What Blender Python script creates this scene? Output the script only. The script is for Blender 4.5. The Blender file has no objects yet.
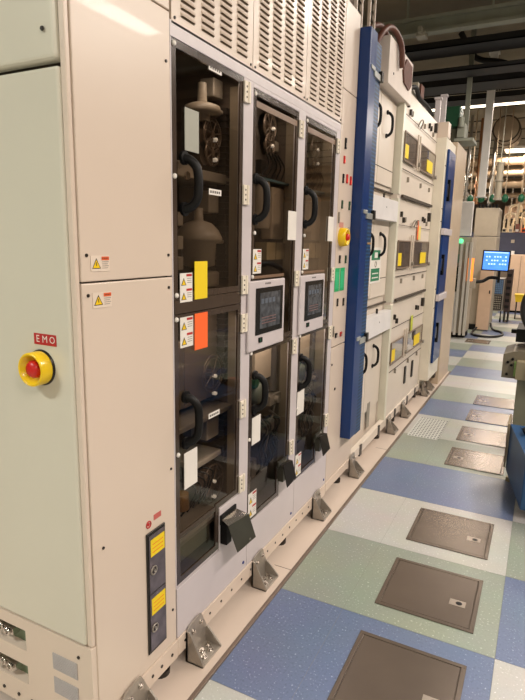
import bpy, bmesh, math, random
from mathutils import Vector, Matrix
random.seed(7)
S = bpy.context.scene
C = S.collection
PI = math.pi

# ------------------------------------------------------------------ materials
def s2l(c):
    return tuple((x/12.92 if x <= .04045 else ((x+.055)/1.055)**2.4) for x in c)
MATS = {}
def mat(name, rgb, rough=.5, metal=0, noise=.04, nscale=9, bump=0, bscale=200, emit=0, coat=0, spec=.5):
    """rgb is 0-255 sRGB; colour is varied procedurally by a noise texture."""
    if name in MATS: return MATS[name]
    m = bpy.data.materials.new(name); m.use_nodes = True
    nt = m.node_tree; b = nt.nodes['Principled BSDF']
    c = s2l([x/255 for x in rgb])
    tc = nt.nodes.new('ShaderNodeNewGeometry')
    n = nt.nodes.new('ShaderNodeTexNoise'); n.inputs['Scale'].default_value = nscale; n.inputs['Detail'].default_value = 3
    nt.links.new(tc.outputs['Position'], n.inputs['Vector'])
    r = nt.nodes.new('ShaderNodeValToRGB')
    r.color_ramp.elements[0].position = .3; r.color_ramp.elements[1].position = .7
    r.color_ramp.elements[0].color = tuple(x*(1-noise) for x in c)+(1,)
    r.color_ramp.elements[1].color = tuple(min(1, x*(1+noise)) for x in c)+(1,)
    nt.links.new(n.outputs['Fac'], r.inputs['Fac']); nt.links.new(r.outputs['Color'], b.inputs['Base Color'])
    b.inputs['Roughness'].default_value = rough; b.inputs['Metallic'].default_value = metal
    b.inputs['Specular IOR Level'].default_value = spec
    b.inputs['Coat Weight'].default_value = coat
    if emit:
        nt.links.new(r.outputs['Color'], b.inputs['Emission Color']); b.inputs['Emission Strength'].default_value = emit
    if bump:
        n2 = nt.nodes.new('ShaderNodeTexNoise'); n2.inputs['Scale'].default_value = bscale
        nt.links.new(tc.outputs['Position'], n2.inputs['Vector'])
        bp = nt.nodes.new('ShaderNodeBump'); bp.inputs['Strength'].default_value = bump; bp.inputs['Distance'].default_value = .002
        nt.links.new(n2.outputs['Fac'], bp.inputs['Height']); nt.links.new(bp.outputs['Normal'], b.inputs['Normal'])
    MATS[name] = m
    return m

def tile_mat(name, rgb, dark):
    m = bpy.data.materials.new(name); m.use_nodes = True
    nt = m.node_tree; b = nt.nodes['Principled BSDF']; N = nt.nodes.new; L = nt.links.new
    c = s2l([x/255 for x in rgb])
    g = N('ShaderNodeNewGeometry')
    n = N('ShaderNodeTexNoise'); n.inputs['Scale'].default_value = 105; n.inputs['Detail'].default_value = 2
    L(g.outputs['Position'], n.inputs['Vector'])
    r = N('ShaderNodeValToRGB'); e = r.color_ramp.elements
    e[0].position = .30; e[0].color = tuple(x*dark for x in c)+(1,)
    e[1].position = .45; e[1].color = c+(1,)
    k = e.new(.65); k.color = c+(1,)
    k = e.new(.70); k.color = tuple(min(.82, x*1.35+.2) for x in c)+(1,)
    L(n.outputs['Fac'], r.inputs['Fac'])
    n3 = N('ShaderNodeTexNoise'); n3.inputs['Scale'].default_value = 3.5; n3.inputs['Detail'].default_value = 5
    L(g.outputs['Position'], n3.inputs['Vector'])
    mx = N('ShaderNodeMix'); mx.data_type = 'RGBA'; mx.blend_type = 'MULTIPLY'; mx.inputs[0].default_value = .22
    L(r.outputs['Color'], mx.inputs[6]); L(n3.outputs['Color'], mx.inputs[7])
    L(mx.outputs[2], b.inputs['Base Color'])
    r2 = N('ShaderNodeMapRange'); r2.inputs[3].default_value = .22; r2.inputs[4].default_value = .42
    L(n3.outputs['Fac'], r2.inputs[0]); L(r2.outputs[0], b.inputs['Roughness'])
    bp = N('ShaderNodeBump'); bp.inputs['Strength'].default_value = .12; bp.inputs['Distance'].default_value = .002
    L(n3.outputs['Fac'], bp.inputs['Height']); L(bp.outputs['Normal'], b.inputs['Normal'])
    return m

def dot_mat(name, rgb, hole, pitch, rad, plane='yz', rough=.4, slot=1.0, metal=0):
    """sheet with a regular grid of punched holes, from world position"""
    m = bpy.data.materials.new(name); m.use_nodes = True
    nt = m.node_tree; b = nt.nodes['Principled BSDF']; N = nt.nodes.new; L = nt.links.new
    g = N('ShaderNodeNewGeometry'); sx = N('ShaderNodeSeparateXYZ'); L(g.outputs['Position'], sx.inputs[0])
    def M(op, a, bb=None):
        n = N('ShaderNodeMath'); n.operation = op
        for i, v in enumerate((a, bb)):
            if v is None: continue
            if isinstance(v, (int, float)): n.inputs[i].default_value = v
            else: L(v, n.inputs[i])
        return n.outputs[0]
    o = {'x': sx.outputs[0], 'y': sx.outputs[1], 'z': sx.outputs[2]}
    def cell(v, p): return M('SUBTRACT', M('FRACT', M('DIVIDE', v, p)), .5)
    a = cell(o[plane[0]], pitch); c2 = cell(o[plane[1]], pitch*slot)
    d = M('SQRT', M('ADD', M('POWER', M('ABSOLUTE', a), 2.0), M('POWER', M('ABSOLUTE', c2), 2.0)))
    f = M('LESS_THAN', d, rad)
    mx = N('ShaderNodeMix'); mx.data_type = 'RGBA'
    mx.inputs[6].default_value = s2l([x/255 for x in rgb])+(1,); mx.inputs[7].default_value = s2l([x/255 for x in hole])+(1,)
    L(f, mx.inputs[0]); L(mx.outputs[2], b.inputs['Base Color']); b.inputs['Roughness'].default_value = rough
    b.inputs['Metallic'].default_value = metal
    return m

def glass_mat(name, tint, gloss=.15):
    m = bpy.data.materials.new(name); m.use_nodes = True
    nt = m.node_tree; nt.nodes.remove(nt.nodes['Principled BSDF']); N = nt.nodes.new; L = nt.links.new
    out = nt.nodes['Material Output']
    t = N('ShaderNodeBsdfTransparent'); t.inputs[0].default_value = tint+(1,)
    gl = N('ShaderNodeBsdfGlossy'); gl.inputs['Roughness'].default_value = .03; gl.inputs[0].default_value = (1, .97, .93, 1)
    fr = N('ShaderNodeFresnel'); fr.inputs[0].default_value = 1.5
    mp = N('ShaderNodeMath'); mp.operation = 'MULTIPLY_ADD'; mp.inputs[1].default_value = .45; mp.inputs[2].default_value = gloss*.3
    L(fr.outputs[0], mp.inputs[0])
    mx = N('ShaderNodeMixShader'); L(mp.outputs[0], mx.inputs[0]); L(t.outputs[0], mx.inputs[1]); L(gl.outputs[0], mx.inputs[2])
    L(mx.outputs[0], out.inputs[0])
    return m

cream = mat('cream_paint', (213, 196, 180), .33, noise=.02, nscale=2, coat=.05)
pale = mat('cool_lit_cream', (208, 203, 187), .25, noise=.02, nscale=2, coat=.2)  # same cream paint, with the cool side light put into the colour
pinkp = mat('module_paint', (216, 204, 190), .35, noise=.03, nscale=4)
lav = mat('frame_white', (202, 193, 194), .35, noise=.02)
ivory = mat('hinge_ivory', (232, 222, 205), .35)
gap = mat('seam_shadow', (70, 60, 50), .8)
brown = mat('smoked_frame', (66, 54, 46), .2, noise=.08, coat=.3)
tape = mat('bronze_strip', (125, 100, 80), .35, noise=.05)
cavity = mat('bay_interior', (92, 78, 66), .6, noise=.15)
beige = mat('robot_beige', (225, 208, 180), .45, noise=.05)
ingrey = mat('inner_grey', (150, 142, 130), .4, .3, noise=.1)
dark = mat('black_plastic', (13, 12, 12), .5, noise=.1, spec=.25)
darkm = mat('dark_metal', (58, 54, 50), .35, .7, noise=.1)
steel = mat('machined_steel', (168, 160, 150), .36, .6, noise=.12, nscale=30, bump=.25, bscale=120)
steelp = mat('hatch_steel', (116, 104, 94), .26, .6, noise=.05, nscale=8, bump=.08, bscale=300)
chrome = mat('bright_steel', (215, 210, 205), .15, 1)
white = mat('white_label', (228, 222, 214), .5)
greyl = mat('grey_label', (158, 158, 146), .5)
yel = mat('yellow_note', (236, 205, 28), .5, noise=.02)
orn = mat('orange_note', (255, 108, 48), .5, noise=.02)
red = mat('red_paint', (200, 30, 25), .35)
redd = mat('red_sign', (176, 36, 36), .5)
yg = mat('yellow_plastic', (240, 200, 20), .3, coat=.3)
warn = mat('warning_orange', (222, 96, 48), .5)
ink = mat('ink', (50, 46, 42), .6)
greenl = mat('green_label', (30, 165, 100), .5)
blue = mat('blue_enamel', (0, 48, 108), .3, noise=.05, nscale=3, coat=0)
blueperf = dot_mat('blue_perforated', (22, 76, 122), (2, 18, 46), .022, .36, 'yz', .4)
bluegrey = mat('blue_cart_paint', (34, 72, 112), .4, noise=.08)
screen = mat('dim_screen', (74, 76, 80), .15, noise=.5, nscale=40, emit=.08)
bez = mat('screen_bezel', (26, 26, 27), .2)
winm = mat('window_interior', (122, 110, 104), .35, noise=.35, nscale=18)
stripm = mat('floor_strip_paint', (206, 190, 176), .35, noise=.05, nscale=3)
railm = mat('floor_edge_rail', (128, 112, 100), .35, .6)
galv = mat('girder_green', (146, 148, 134), .6, noise=.08)
trayd = mat('tray_black', (22, 19, 17), .6, noise=.2)
ceilm = mat('ceiling_paint', (158, 146, 124), .8, noise=.12, nscale=3)
wallm = mat('wall_paint', (150, 132, 112), .7, noise=.1, nscale=2)
pipem = mat('pipe_metal', (190, 170, 145), .3, .7, noise=.1)
postm = mat('post_grey', (170, 166, 152), .5)
farcab = mat('far_cabinet', (176, 164, 146), .45, noise=.04)
farcab2 = mat('far_cabinet_warm', (206, 176, 150), .45, noise=.04)
farwhite = mat('far_white', (246, 242, 236), .45, noise=.03)
navy = mat('navy_panel', (62, 64, 84), .5, noise=.1)
rubber = mat('black_rubber', (24, 22, 21), .5)
copper = mat('copper_brown', (92, 52, 38), .5, noise=.25, nscale=30)
lampw = mat('lamp_white', (255, 236, 208), .5, emit=4)
lampo = mat('lamp_orange', (255, 150, 60), .5, emit=1.1)
lampg = mat('lamp_green', (90, 235, 150), .5, emit=1.6)
greenm = mat('green_metal', (8, 84, 54), .4, noise=.15)
greend = mat('green_dark', (16, 66, 40), .4, noise=.2)
gunm = mat('olive_steel', (96, 94, 84), .3, .75, noise=.08)
smoke = glass_mat('smoked_acrylic', (.66, .60, .54))
smoke2 = glass_mat('smoked_acrylic_light', (.72, .68, .65), .1)
clear = glass_mat('clear_pane', (.85, .83, .8))

# ------------------------------------------------------------------ mesh builder
class MB:
    def __init__(s): s.v = []; s.f = []; s.m = []; s.sm = []
    def add(s, vs, fs, m=0, smooth=False):
        o = len(s.v); s.v += [tuple(v) for v in vs]
        for f in fs: s.f.append([i+o for i in f]); s.m.append(m); s.sm.append(smooth)
        return s
    def box(s, x0, x1, y0, y1, z0, z1, m=0):
        return s.add([(x, y, z) for x in (x0, x1) for y in (y0, y1) for z in (z0, z1)],
            [(0,1,3,2),(4,6,7,5),(0,4,5,1),(2,3,7,6),(0,2,6,4),(1,5,7,3)], m)
    def quad(s, a, b, c, d, m=0): return s.add([a,b,c,d], [(0,1,2,3)], m)
    def prism(s, pts, ax, a, b, m=0, smooth=False):
        """2D polygon extruded along axis ax (x: pts are (y,z); y: (x,z); z: (x,y))"""
        def P(p, t):
            return {'x': (t, p[0], p[1]), 'y': (p[0], t, p[1]), 'z': (p[0], p[1], t)}[ax]
        n = len(pts); vs = [P(p, a) for p in pts]+[P(p, b) for p in pts]
        s.add(vs, [tuple(range(n))[::-1], tuple(range(n, 2*n))], m)
        return s.add(vs, [(i, (i+1) % n, n+(i+1) % n, n+i) for i in range(n)], m, smooth)
    def cyl(s, p0, p1, r, r1=None, n=16, m=0, cap=True):
        p0 = Vector(p0); p1 = Vector(p1); r1 = r if r1 is None else r1
        d = (p1-p0).normalized(); u = d.orthogonal().normalized(); w = d.cross(u)
        vs = [p0+r*(math.cos(t)*u+math.sin(t)*w) for t in (2*PI*i/n for i in range(n))]
        vs += [p1+r1*(math.cos(t)*u+math.sin(t)*w) for t in (2*PI*i/n for i in range(n))]
        s.add(vs, [(i, (i+1) % n, n+(i+1) % n, n+i) for i in range(n)], m, True)
        if cap: s.add(vs, [tuple(range(n))[::-1], tuple(range(n, 2*n))], m)
        return s
    def lathe(s, prof, c, ax='z', n=24, m=0, smooth=True):
        c = Vector(c); vs = []
        for r, h in prof:
            for i in range(n):
                t = 2*PI*i/n; a, b = r*math.cos(t), r*math.sin(t)
                vs.append(c+Vector({'z': (a, b, h), 'x': (h, a, b), 'y': (a, h, b)}[ax]))
        k = len(prof)
        fs = [(j*n+i, j*n+(i+1) % n, (j+1)*n+(i+1) % n, (j+1)*n+i) for j in range(k-1) for i in range(n)]
        s.add(vs, fs, m, smooth); s.add(vs[:n], [tuple(range(n))], m); s.add(vs[-n:], [tuple(range(n))], m)
        return s
    def torus(s, c, ax, R, r, n=28, k=8, m=0):
        c = Vector(c); vs = []
        for i in range(n):
            t = 2*PI*i/n
            for j in range(k):
                q = 2*PI*j/k; rr = R+r*math.cos(q); h = r*math.sin(q); a, b = rr*math.cos(t), rr*math.sin(t)
                vs.append(c+Vector({'z': (a, b, h), 'x': (h, a, b), 'y': (a, h, b)}[ax]))
        return s.add(vs, [(i*k+j, ((i+1) % n)*k+j, ((i+1) % n)*k+(j+1) % k, i*k+(j+1) % k) for i in range(n) for j in range(k)], m, True)
    def tube(s, pts, r, n=8, m=0, sub=5, closed=False):
        P = [Vector(p) for p in pts]; Q = []
        if sub > 1 and len(P) > 2:
            for i in range(len(P)-1):
                a = P[i-1] if i else P[0]*2-P[1]; b, c = P[i], P[i+1]; d = P[i+2] if i+2 < len(P) else P[-1]*2-P[-2]
                for k in range(sub):
                    t = k/sub
                    Q.append(.5*((2*b)+(-a+c)*t+(2*a-5*b+4*c-d)*t*t+(-a+3*b-3*c+d)*t**3))
            Q.append(P[-1])
        else: Q = P
        vs = []; u = None
        for i, p in enumerate(Q):
            d = (Q[min(i+1, len(Q)-1)]-Q[max(i-1, 0)]).normalized()
            u = d.orthogonal().normalized() if u is None else (u-d*u.dot(d)).normalized()
            w = d.cross(u)
            vs += [p+r*(math.cos(2*PI*j/n)*u+math.sin(2*PI*j/n)*w) for j in range(n)]
        K = len(Q)
        s.add(vs, [(i*n+j, i*n+(j+1) % n, (i+1)*n+(j+1) % n, (i+1)*n+j) for i in range(K-1) for j in range(n)], m, True)
        s.add(vs[:n], [tuple(range(n))], m); s.add(vs[-n:], [tuple(range(n))], m)
        return s
    def text(s, txt, o, right, up, size, m=0, depth=0):
        """flat lettering centred on o"""
        cu = bpy.data.curves.new('t', 'FONT'); cu.body = txt; cu.size = size; cu.align_x = 'CENTER'; cu.align_y = 'CENTER'
        cu.resolution_u = 2
        ob = bpy.data.objects.new('t', cu); C.objects.link(ob)
        me = bpy.data.meshes.new_from_object(ob.evaluated_get(bpy.context.evaluated_depsgraph_get()))
        o = Vector(o); right = Vector(right); up = Vector(up)
        s.add([o+right*v.co.x+up*v.co.y for v in me.vertices], [tuple(p.vertices) for p in me.polygons], m)
        bpy.data.objects.remove(ob); bpy.data.curves.remove(cu); bpy.data.meshes.remove(me)
        return s
    def build(s, name, mats, parent=None, bevel=0, label=None, kind=None, seg=2):
        me = bpy.data.meshes.new(name); me.from_pydata(s.v, [], s.f)
        for mm in (mats if isinstance(mats, (list, tuple)) else [mats]): me.materials.append(mm)
        for p, a, b in zip(me.polygons, s.m, s.sm): p.material_index = a; p.use_smooth = b
        bm = bmesh.new(); bm.from_mesh(me); bmesh.ops.recalc_face_normals(bm, faces=bm.faces) if not getattr(s, 'raw', False) else None
        bm.to_mesh(me); bm.free()
        o = bpy.data.objects.new(name, me); C.objects.link(o)
        if parent is not None:
            o.parent = parent
            if parent.type == 'EMPTY': o.location = -parent.location
        if bevel:
            b = o.modifiers.new('bevel', 'BEVEL'); b.width = bevel; b.segments = seg; b.limit_method = 'ANGLE'; b.angle_limit = .6
        if label: o['label'] = label
        if kind: o['kind'] = kind
        return o

def tag(o, label, cat, group=None, kind=None):
    o['label'] = label; o['category'] = cat
    if group: o['group'] = group
    if kind: o['kind'] = kind
    return o
def thing(name, label, cat, loc=(0,0,0), group=None):
    o = bpy.data.objects.new(name, None); o.empty_display_size = .05; C.objects.link(o); o.location = loc
    return tag(o, label, cat, group)
def dup(root, loc, label, group=None):
    r = root.copy(); C.objects.link(r); r.location = loc; r['label'] = label
    if group: r['group'] = group
    for ch in root.children:
        c = ch.copy(); C.objects.link(c); c.parent = r
        for g in ch.children:
            d = g.copy(); C.objects.link(d); d.parent = c
    return r
def struct(mb, name, mats, bevel=0): return mb.build(name, mats, bevel=bevel, kind='structure')

RX, UX = (0, 1, 0), (0, 0, 1)      # right / up on a surface that faces +X
RY, UY = (1, 0, 0), (0, 0, 1)      # right / up on a surface that faces -Y

def sheet(mb, x, y0, y1, z0, z1, m=0, t=.0015): return mb.box(x, x+t, y0, y1, z0, z1, m)

def screws(mb, pts, x, r=.0045, m=0):
    for y, z in pts: mb.cyl((x, y, z), (x+.003, y, z), r, n=10, m=m)

# ------------------------------------------------------------------ floor
T = .604; Y0 = 1.45
XB = [.125, .42, 1.03, 1.635, 2.24, 2.845, 3.45, 4.055]
fb = MB(); fb.box(-6, 6, -4, 30, -.1, -.0015, 3)
for i in range(len(XB)-1):
    for k in range(-8, 46):
        y0 = Y0+k*T
        col = (k-(i-1 if i > 1 else 0)) % 3
        fb.quad((XB[i]+.0005, y0+.0008, 0), (XB[i+1]-.0005, y0+.0008, 0), (XB[i+1]-.0005, y0+T-.0008, 0), (XB[i]+.0005, y0+T-.0008, 0), col)
for i in range(-8, 0):
    x0 = .125+i*.605
    for k in range(9, 46):
        y0 = Y0+k*T; fb.quad((x0+.0008, y0+.0008, 0), (x0+.6042, y0+.0008, 0), (x0+.6042, y0+T-.0008, 0), (x0+.0008, y0+T-.0008, 0), (k-i) % 3)
struct(fb, 'floor', [tile_mat('tile_blue', (104, 119, 150), .8), tile_mat('tile_green', (146, 155, 142), .9),
                     tile_mat('tile_white', (188, 188, 182), .92), mat('tile_joint', (128, 126, 120), .7)])
b = MB(); b.box(-4, .108, -4, 7.05, -.0012, .004)
for y in (.4, 2.2, 4.0, 5.8): b.box(.02, .108, y-.0015, y+.0015, .004, .0045, 1)
struct(b, 'trim_1', [stripm, gap])
b = MB(); b.box(.108, .125, -4, 7.05, -.001, .008); struct(b, 'trim_2', [railm], .002)

# perforated tile
b = MB(); b.box(.165, .41, 4.42, 4.97, .0002, .003, 0)
tag(b.build('perforated_tile', [dot_mat('perf_tile', (200, 202, 196), (84, 90, 90), .0245, .27, 'xy', .4, 1.9)]),
    'light grey perforated floor vent panel beside the white machine row', 'floor vent')

# floor hatches
def hatch(x0, x1, y0, y1, latch, label):
    r = thing('floor_hatch', label, 'floor hatch', ((x0+x1)/2, (y0+y1)/2, 0), 'steel access hatches in the floor')
    w = .018
    f = MB()
    f.box(x0, x1, y0, y0+w, .0003, .005).box(x0, x1, y1-w, y1, .0003, .005).box(x0, x0+w, y0+w, y1-w, .0003, .005).box(x1-w, x1, y0+w, y1-w, .0003, .005)
    f.build('frame', [steelp], r, .001)
    l = MB(); l.box(x0+w+.003, x1-w-.003, y0+w+.003, y1-w-.003, .0003, .0042)
    l.box(x0+w, x1-w, y0+w, y1-w, .0002, .0009, 1)
    l.build('lid', [steelp, gap], r, .0008)
    lx = x1-.085 if latch > 0 else x0+.075; ly = y0+.17
    k = MB(); k.box(lx-.034, lx+.034, ly-.022, ly+.022, .0042, .0052)
    k.build('latch_plate', [mat('latch_steel', (168, 156, 144), .3, .5)], r, .0005)
    k = MB(); k.lathe([(.014, .0052), (.013, .0058), (.002, .0058)], (lx+.006, ly, 0), n=14); k.build('latch_hole', [dark], r)
    return r
names = ['nearest the camera on a blue tile', 'set in the green tile, second from the camera', 'set in the white tile, third from the camera']
for k in range(3): hatch(.53, .94, 1.553+k*T, 1.957+k*T, 1, 'brushed steel floor hatch '+names[k])
names2 = ['in the far green band beside the blue cart corner', 'in the white band in line with the perforated tile', 'in the blue band behind the perforated tile', 'farthest of the seven, in a green band']
for k in range(4): hatch(.54, .935, 3.935+k*T*.96, 4.32+k*T*.96, -1, 'steel floor hatch with left latch '+names2[k])
r = hatch(-.02, .36, 9.46, 9.84, -1, 'small brown floor hatch in front of the far cabinets')

# ------------------------------------------------------------------ room shell
b = MB(); b.box(-6, 6, -4, 30, 4.2, 4.4)
for y in range(-3, 30): b.box(-6, 6, y*1.2, y*1.2+.03, 4.185, 4.2, 1)
struct(b, 'ceiling', [ceilm, trayd])
b = MB(); b.box(-6.2, -6, -4, 30, 0, 4.2); struct(b, 'wall_left', wallm)
b = MB(); b.box(6, 6.2, -4, 30, 0, 4.2); struct(b, 'wall_right', wallm)
b = MB(); b.box(-6, 6, 30, 30.2, 0, 4.2); struct(b, 'wall_back', wallm)
b = MB(); b.box(-6, 6, -4.2, -4, 0, 4.2); struct(b, 'wall_front', mat('wall_front_paint', (190, 196, 180), .7))

# ------------------------------------------------------------------ stickers etc.
def warn_sticker(parent, x, y0, y1, z0, z1):
    """white label: triangle at left, orange header and lines at right"""
    w = y1-y0; h = z1-z0; b = MB(); sheet(b, x, y0, y1, z0, z1, 0, .001)
    t = x+.0012
    b.add([(t, y0+.05*w, z0+.17*h), (t, y0+.52*w, z0+.17*h), (t, y0+.285*w, z0+.85*h)], [(0,1,2)], 2)
    t += .0004
    b.add([(t, y0+.10*w, z0+.22*h), (t, y0+.47*w, z0+.22*h), (t, y0+.285*w, z0+.73*h)], [(0,1,2)], 1)
    t += .0004
    b.quad((t, y0+.27*w, z0+.34*h), (t, y0+.30*w, z0+.34*h), (t, y0+.31*w, z0+.58*h), (t, y0+.26*w, z0+.58*h), 2)
    b.quad((t, y0+.56*w, z0+.7*h), (t, y0+.97*w, z0+.7*h), (t, y0+.97*w, z0+.93*h), (t, y0+.56*w, z0+.93*h), 3)
    b.text('WARNING', (t+.0004, y0+.765*w, z0+.81*h), RX, UX, h*.12, 2)
    for i in range(4):
        zz = z0+(.58-.13*i)*h
        b.quad((t, y0+.58*w, zz), (t, y0+(.95-.06*(i % 2))*w, zz), (t, y0+(.95-.06*(i % 2))*w, zz+.03*h), (t, y0+.58*w, zz+.03*h), 4)
    return b.build('warning_sticker', [mat('sticker_cream', (224, 208, 192), .4), yg, ink, warn, mat('text_grey', (120, 112, 104), .6)], parent)
def stack_sticker(parent, x, y0, y1, z0, z1):
    w = y1-y0; h = z1-z0; b = MB(); sheet(b, x, y0, y1, z0, z1, 0, .001); t = x+.0013
    for q in (0, .5):
        a = z0+q*h
        b.add([(t, y0+.08*w, a+.08*h), (t, y0+.5*w, a+.08*h), (t, y0+.29*w, a+.34*h)], [(0,1,2)], 2)
        b.add([(t+.0004, y0+.15*w, a+.10*h), (t+.0004, y0+.43*w, a+.10*h), (t+.0004, y0+.29*w, a+.28*h)], [(0,1,2)], 1)
        b.quad((t, y0+.5*w, a+.38*h), (t, y0+.96*w, a+.38*h), (t, y0+.96*w, a+.46*h), (t, y0+.5*w, a+.46*h), 3)
        for i in range(3):
            zz = a+(.30-.07*i)*h; b.quad((t, y0+.56*w, zz), (t, y0+.92*w, zz), (t, y0+.92*w, zz+.018*h), (t, y0+.56*w, zz+.018*h), 4)
    return b.build('warning_sticker', [white, yg, ink, redd, MATS['text_grey']], parent)
def plate(parent, name, m, x, y0, y1, z0, z1, t=.002, bevel=0):
    b = MB(); sheet(b, x, y0, y1, z0, z1, 0, t); return b.build(name, [m], parent, bevel)

def bar_handle(parent, y, z, h=.16, out=.05, r=.011, x=.004, m=None, lean=.0):
    pts = [(x, y, z+h/2), (x+out*.55, y+.01, z+h*.45), (x+out, y+.02, z+h*.25), (x+out, y+.02, z-h*.25), (x+out*.55, y+.01, z-h*.45), (x, y, z-h/2)]
    b = MB(); b.tube(pts, r, 8, sub=4)
    b.cyl((x-.002, y, z+h/2), (x+.008, y, z+h/2), r*1.5, n=12).cyl((x-.002, y, z-h/2), (x+.008, y, z-h/2), r*1.5, n=12)
    return b.build('handle', [m or dark], parent)

def hinge(parent, y, z, x=.004):
    b = MB(); b.box(x, x+.008, y-.022, y+.022, z-.036, z+.036)
    b.cyl((x+.009, y+.006, z-.036), (x+.009, y+.006, z+.036), .005, n=10)
    for dz in (-.018, 0, .018): b.cyl((x+.008, y-.009, z+dz), (x+.0095, y-.009, z+dz), .0035, n=8, m=1)
    return b.build('hinge', [ivory, ink], parent, .0008)

def knob(parent, y, z, x=-.002):
    b = MB(); b.lathe([(.007, x), (.0085, x+.003), (.007, x+.007), (.003, x+.008)], (0, y, z), 'x', 14); return b.build('fastener_knob', [white], parent)

# ------------------------------------------------------------------ unit 1: end cabinet (corner at x=0, y=1.03)
u1 = thing('end_cabinet', 'tall cream end cabinet of the machine row with EMO button on its side', 'cabinet', (-.7, 1.2, 0))
b = MB(); b.box(-1.5, -.012, 1.05, 1.41, .07, 2.84); b.build('body', [gap], u1)
# side (faces -Y)
b = MB(); b.box(-1.5, -.022, 1.012, 1.05, .392, 1.948); b.build('side_door', [pale], u1, .008, 'cream side door with cool light in its colour', seg=3)
b = MB(); b.box(-1.5, -.026, 1.012, 1.05, 1.962, 2.84); p = b.build('upper_side_panel', [pale], u1, .012, seg=3)
b = MB(); b.lathe([(.006, -.003), (.005, -.006)], (-.062, 1.012, 2.03), 'y', 10); b.build('screw', [darkm], p)
b = MB()
# lower side panel with two slots at the left
xs = (-1.5, -.29, -.012)
b.box(-.28, -.004, 1.016, 1.05, .065, .385)
b.box(-1.5, -.28, 1.016, 1.05, .345, .385).box(-1.5, -.28, 1.016, 1.05, .218, .272).box(-1.5, -.28, 1.016, 1.05, .065, .15)
b.box(-1.5, -.28, 1.046, 1.05, .065, .385, 1)
for x in (-.13, -.21, -.27, -.33, -.4, -.47): b.cyl((x, 1.013, .095), (x, 1.017, .095), .006, n=10, m=2)
b.cyl((-.055, 1.013, .342), (-.055, 1.017, .342), .005, n=10, m=2)
p = b.build('base_side_panel', [cream, mat('slot_green', (104, 118, 92), .5), darkm], u1)
for z in (.262, .178):
    v = MB(); v.box(-.162, -.062, 1.0135, 1.017, z, z+.055)
    for k in range(9): v.box(-.159, -.065, 1.0118, 1.0137, z+.004+k*.0058, z+.0058+k*.0058)
    v.build('side_vent', [mat('vent_grey', (176, 170, 168), .5, 0)], u1)
for z in (.315, .185):
    v = MB()
    v.box(-.46, -.34, 1.018, 1.044, z-.012, z+.012)
    for k in range(3):
        v.torus((-.42+k*.028, 1.012, z+.01*(k % 2)), 'y', .011, .004, 14, 6)
        v.cyl((-.42+k*.028, 1.004, z+.01*(k % 2)), (-.42+k*.028, 1.02, z+.01*(k % 2)), .006, n=10)
    v.build('hose_fitting', [chrome], u1)
# corner strip and front panels (face +X)
b = MB(); b.box(-.022, -.004, 1.02, 1.0345, .39, 2.84); b.build('corner_strip', [cream], u1, .003)
b = MB(); b.box(-.02, 0, 1.036, 1.421, 1.4405, 2.197); p = b.build('upper_front_panel', [cream], u1, .003)
for pt in [(1.056, 1.508), (1.40, 1.505), (1.40, 2.06), (1.075, 2.15)]:
    b = MB(); screws(b, [pt], 0); b.build('screw', [darkm], p)
b = MB(); b.box(-.02, 0, 1.036, 1.421, .135, 1.436); p = b.build('lower_front_panel', [cream], u1, .003)
for pt in [(1.056, 1.405), (1.40, 1.405), (1.40, .8), (1.075, .68), (1.40, .27), (1.08, .16)]:
    b = MB(); screws(b, [pt], 0); b.build('screw', [darkm], p)
b = MB(); b.box(-.02, 0, 1.036, 1.421, 2.201, 2.84); b.build('top_front_panel', [cream], u1, .003)
b = MB(); b.box(-.03, .003, 1.03, 1.425, .062, .132)
for y in (1.12, 1.2, 1.28, 1.33, 1.39): b.cyl((.002, y, .095), (.005, y, .095), .006, n=10, m=1)
b.box(.0025, .004, 1.20, 1.235, .113, .118, 1)
b.build('base_rail', [cream, darkm], u1, .002)
warn_sticker(u1, .0005, 1.070, 1.138, 1.466, 1.507)
warn_sticker(u1, .0005, 1.072, 1.142, 1.370, 1.411)
# EMO button
e = MB(); ex, ez = -.131, 1.208
e.lathe([(.049, 1.012), (.049, 1.008), (.047, 1.006)], (ex, 0, ez), 'y', 32, m=1)
e.lathe([(.0455, 1.008), (.0455, .974), (.043, .970), (.0385, .972), (.036, 1.0), (.015, 1.004)], (ex, 0, ez), 'y', 32)
eb = e.build('emergency_button', [yg, darkm], u1)
c = MB(); c.lathe([(.015, 1.006), (.015, .994), (.022, .990), (.023, .980), (.018, .973), (.004, .971)], (ex, 0, ez), 'y', 24)
for k in range(12):
    t = k*PI/6; c.box(ex+.023*math.cos(t)-.001, ex+.023*math.cos(t)+.001, .979, .991, ez+.023*math.sin(t)-.001, ez+.023*math.sin(t)+.001)
c.build('button_cap', [red], eb)
s = MB(); s.box(-.155, -.073, 1.0108, 1.012, 1.270, 1.300)
for ch, xx in (('E', -.140), ('M', -.114), ('O', -.087)): s.text(ch, (xx, 1.0104, 1.285), RY, UY, .027, 1)
s.build('emo_sign', [redd, white], u1)
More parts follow.
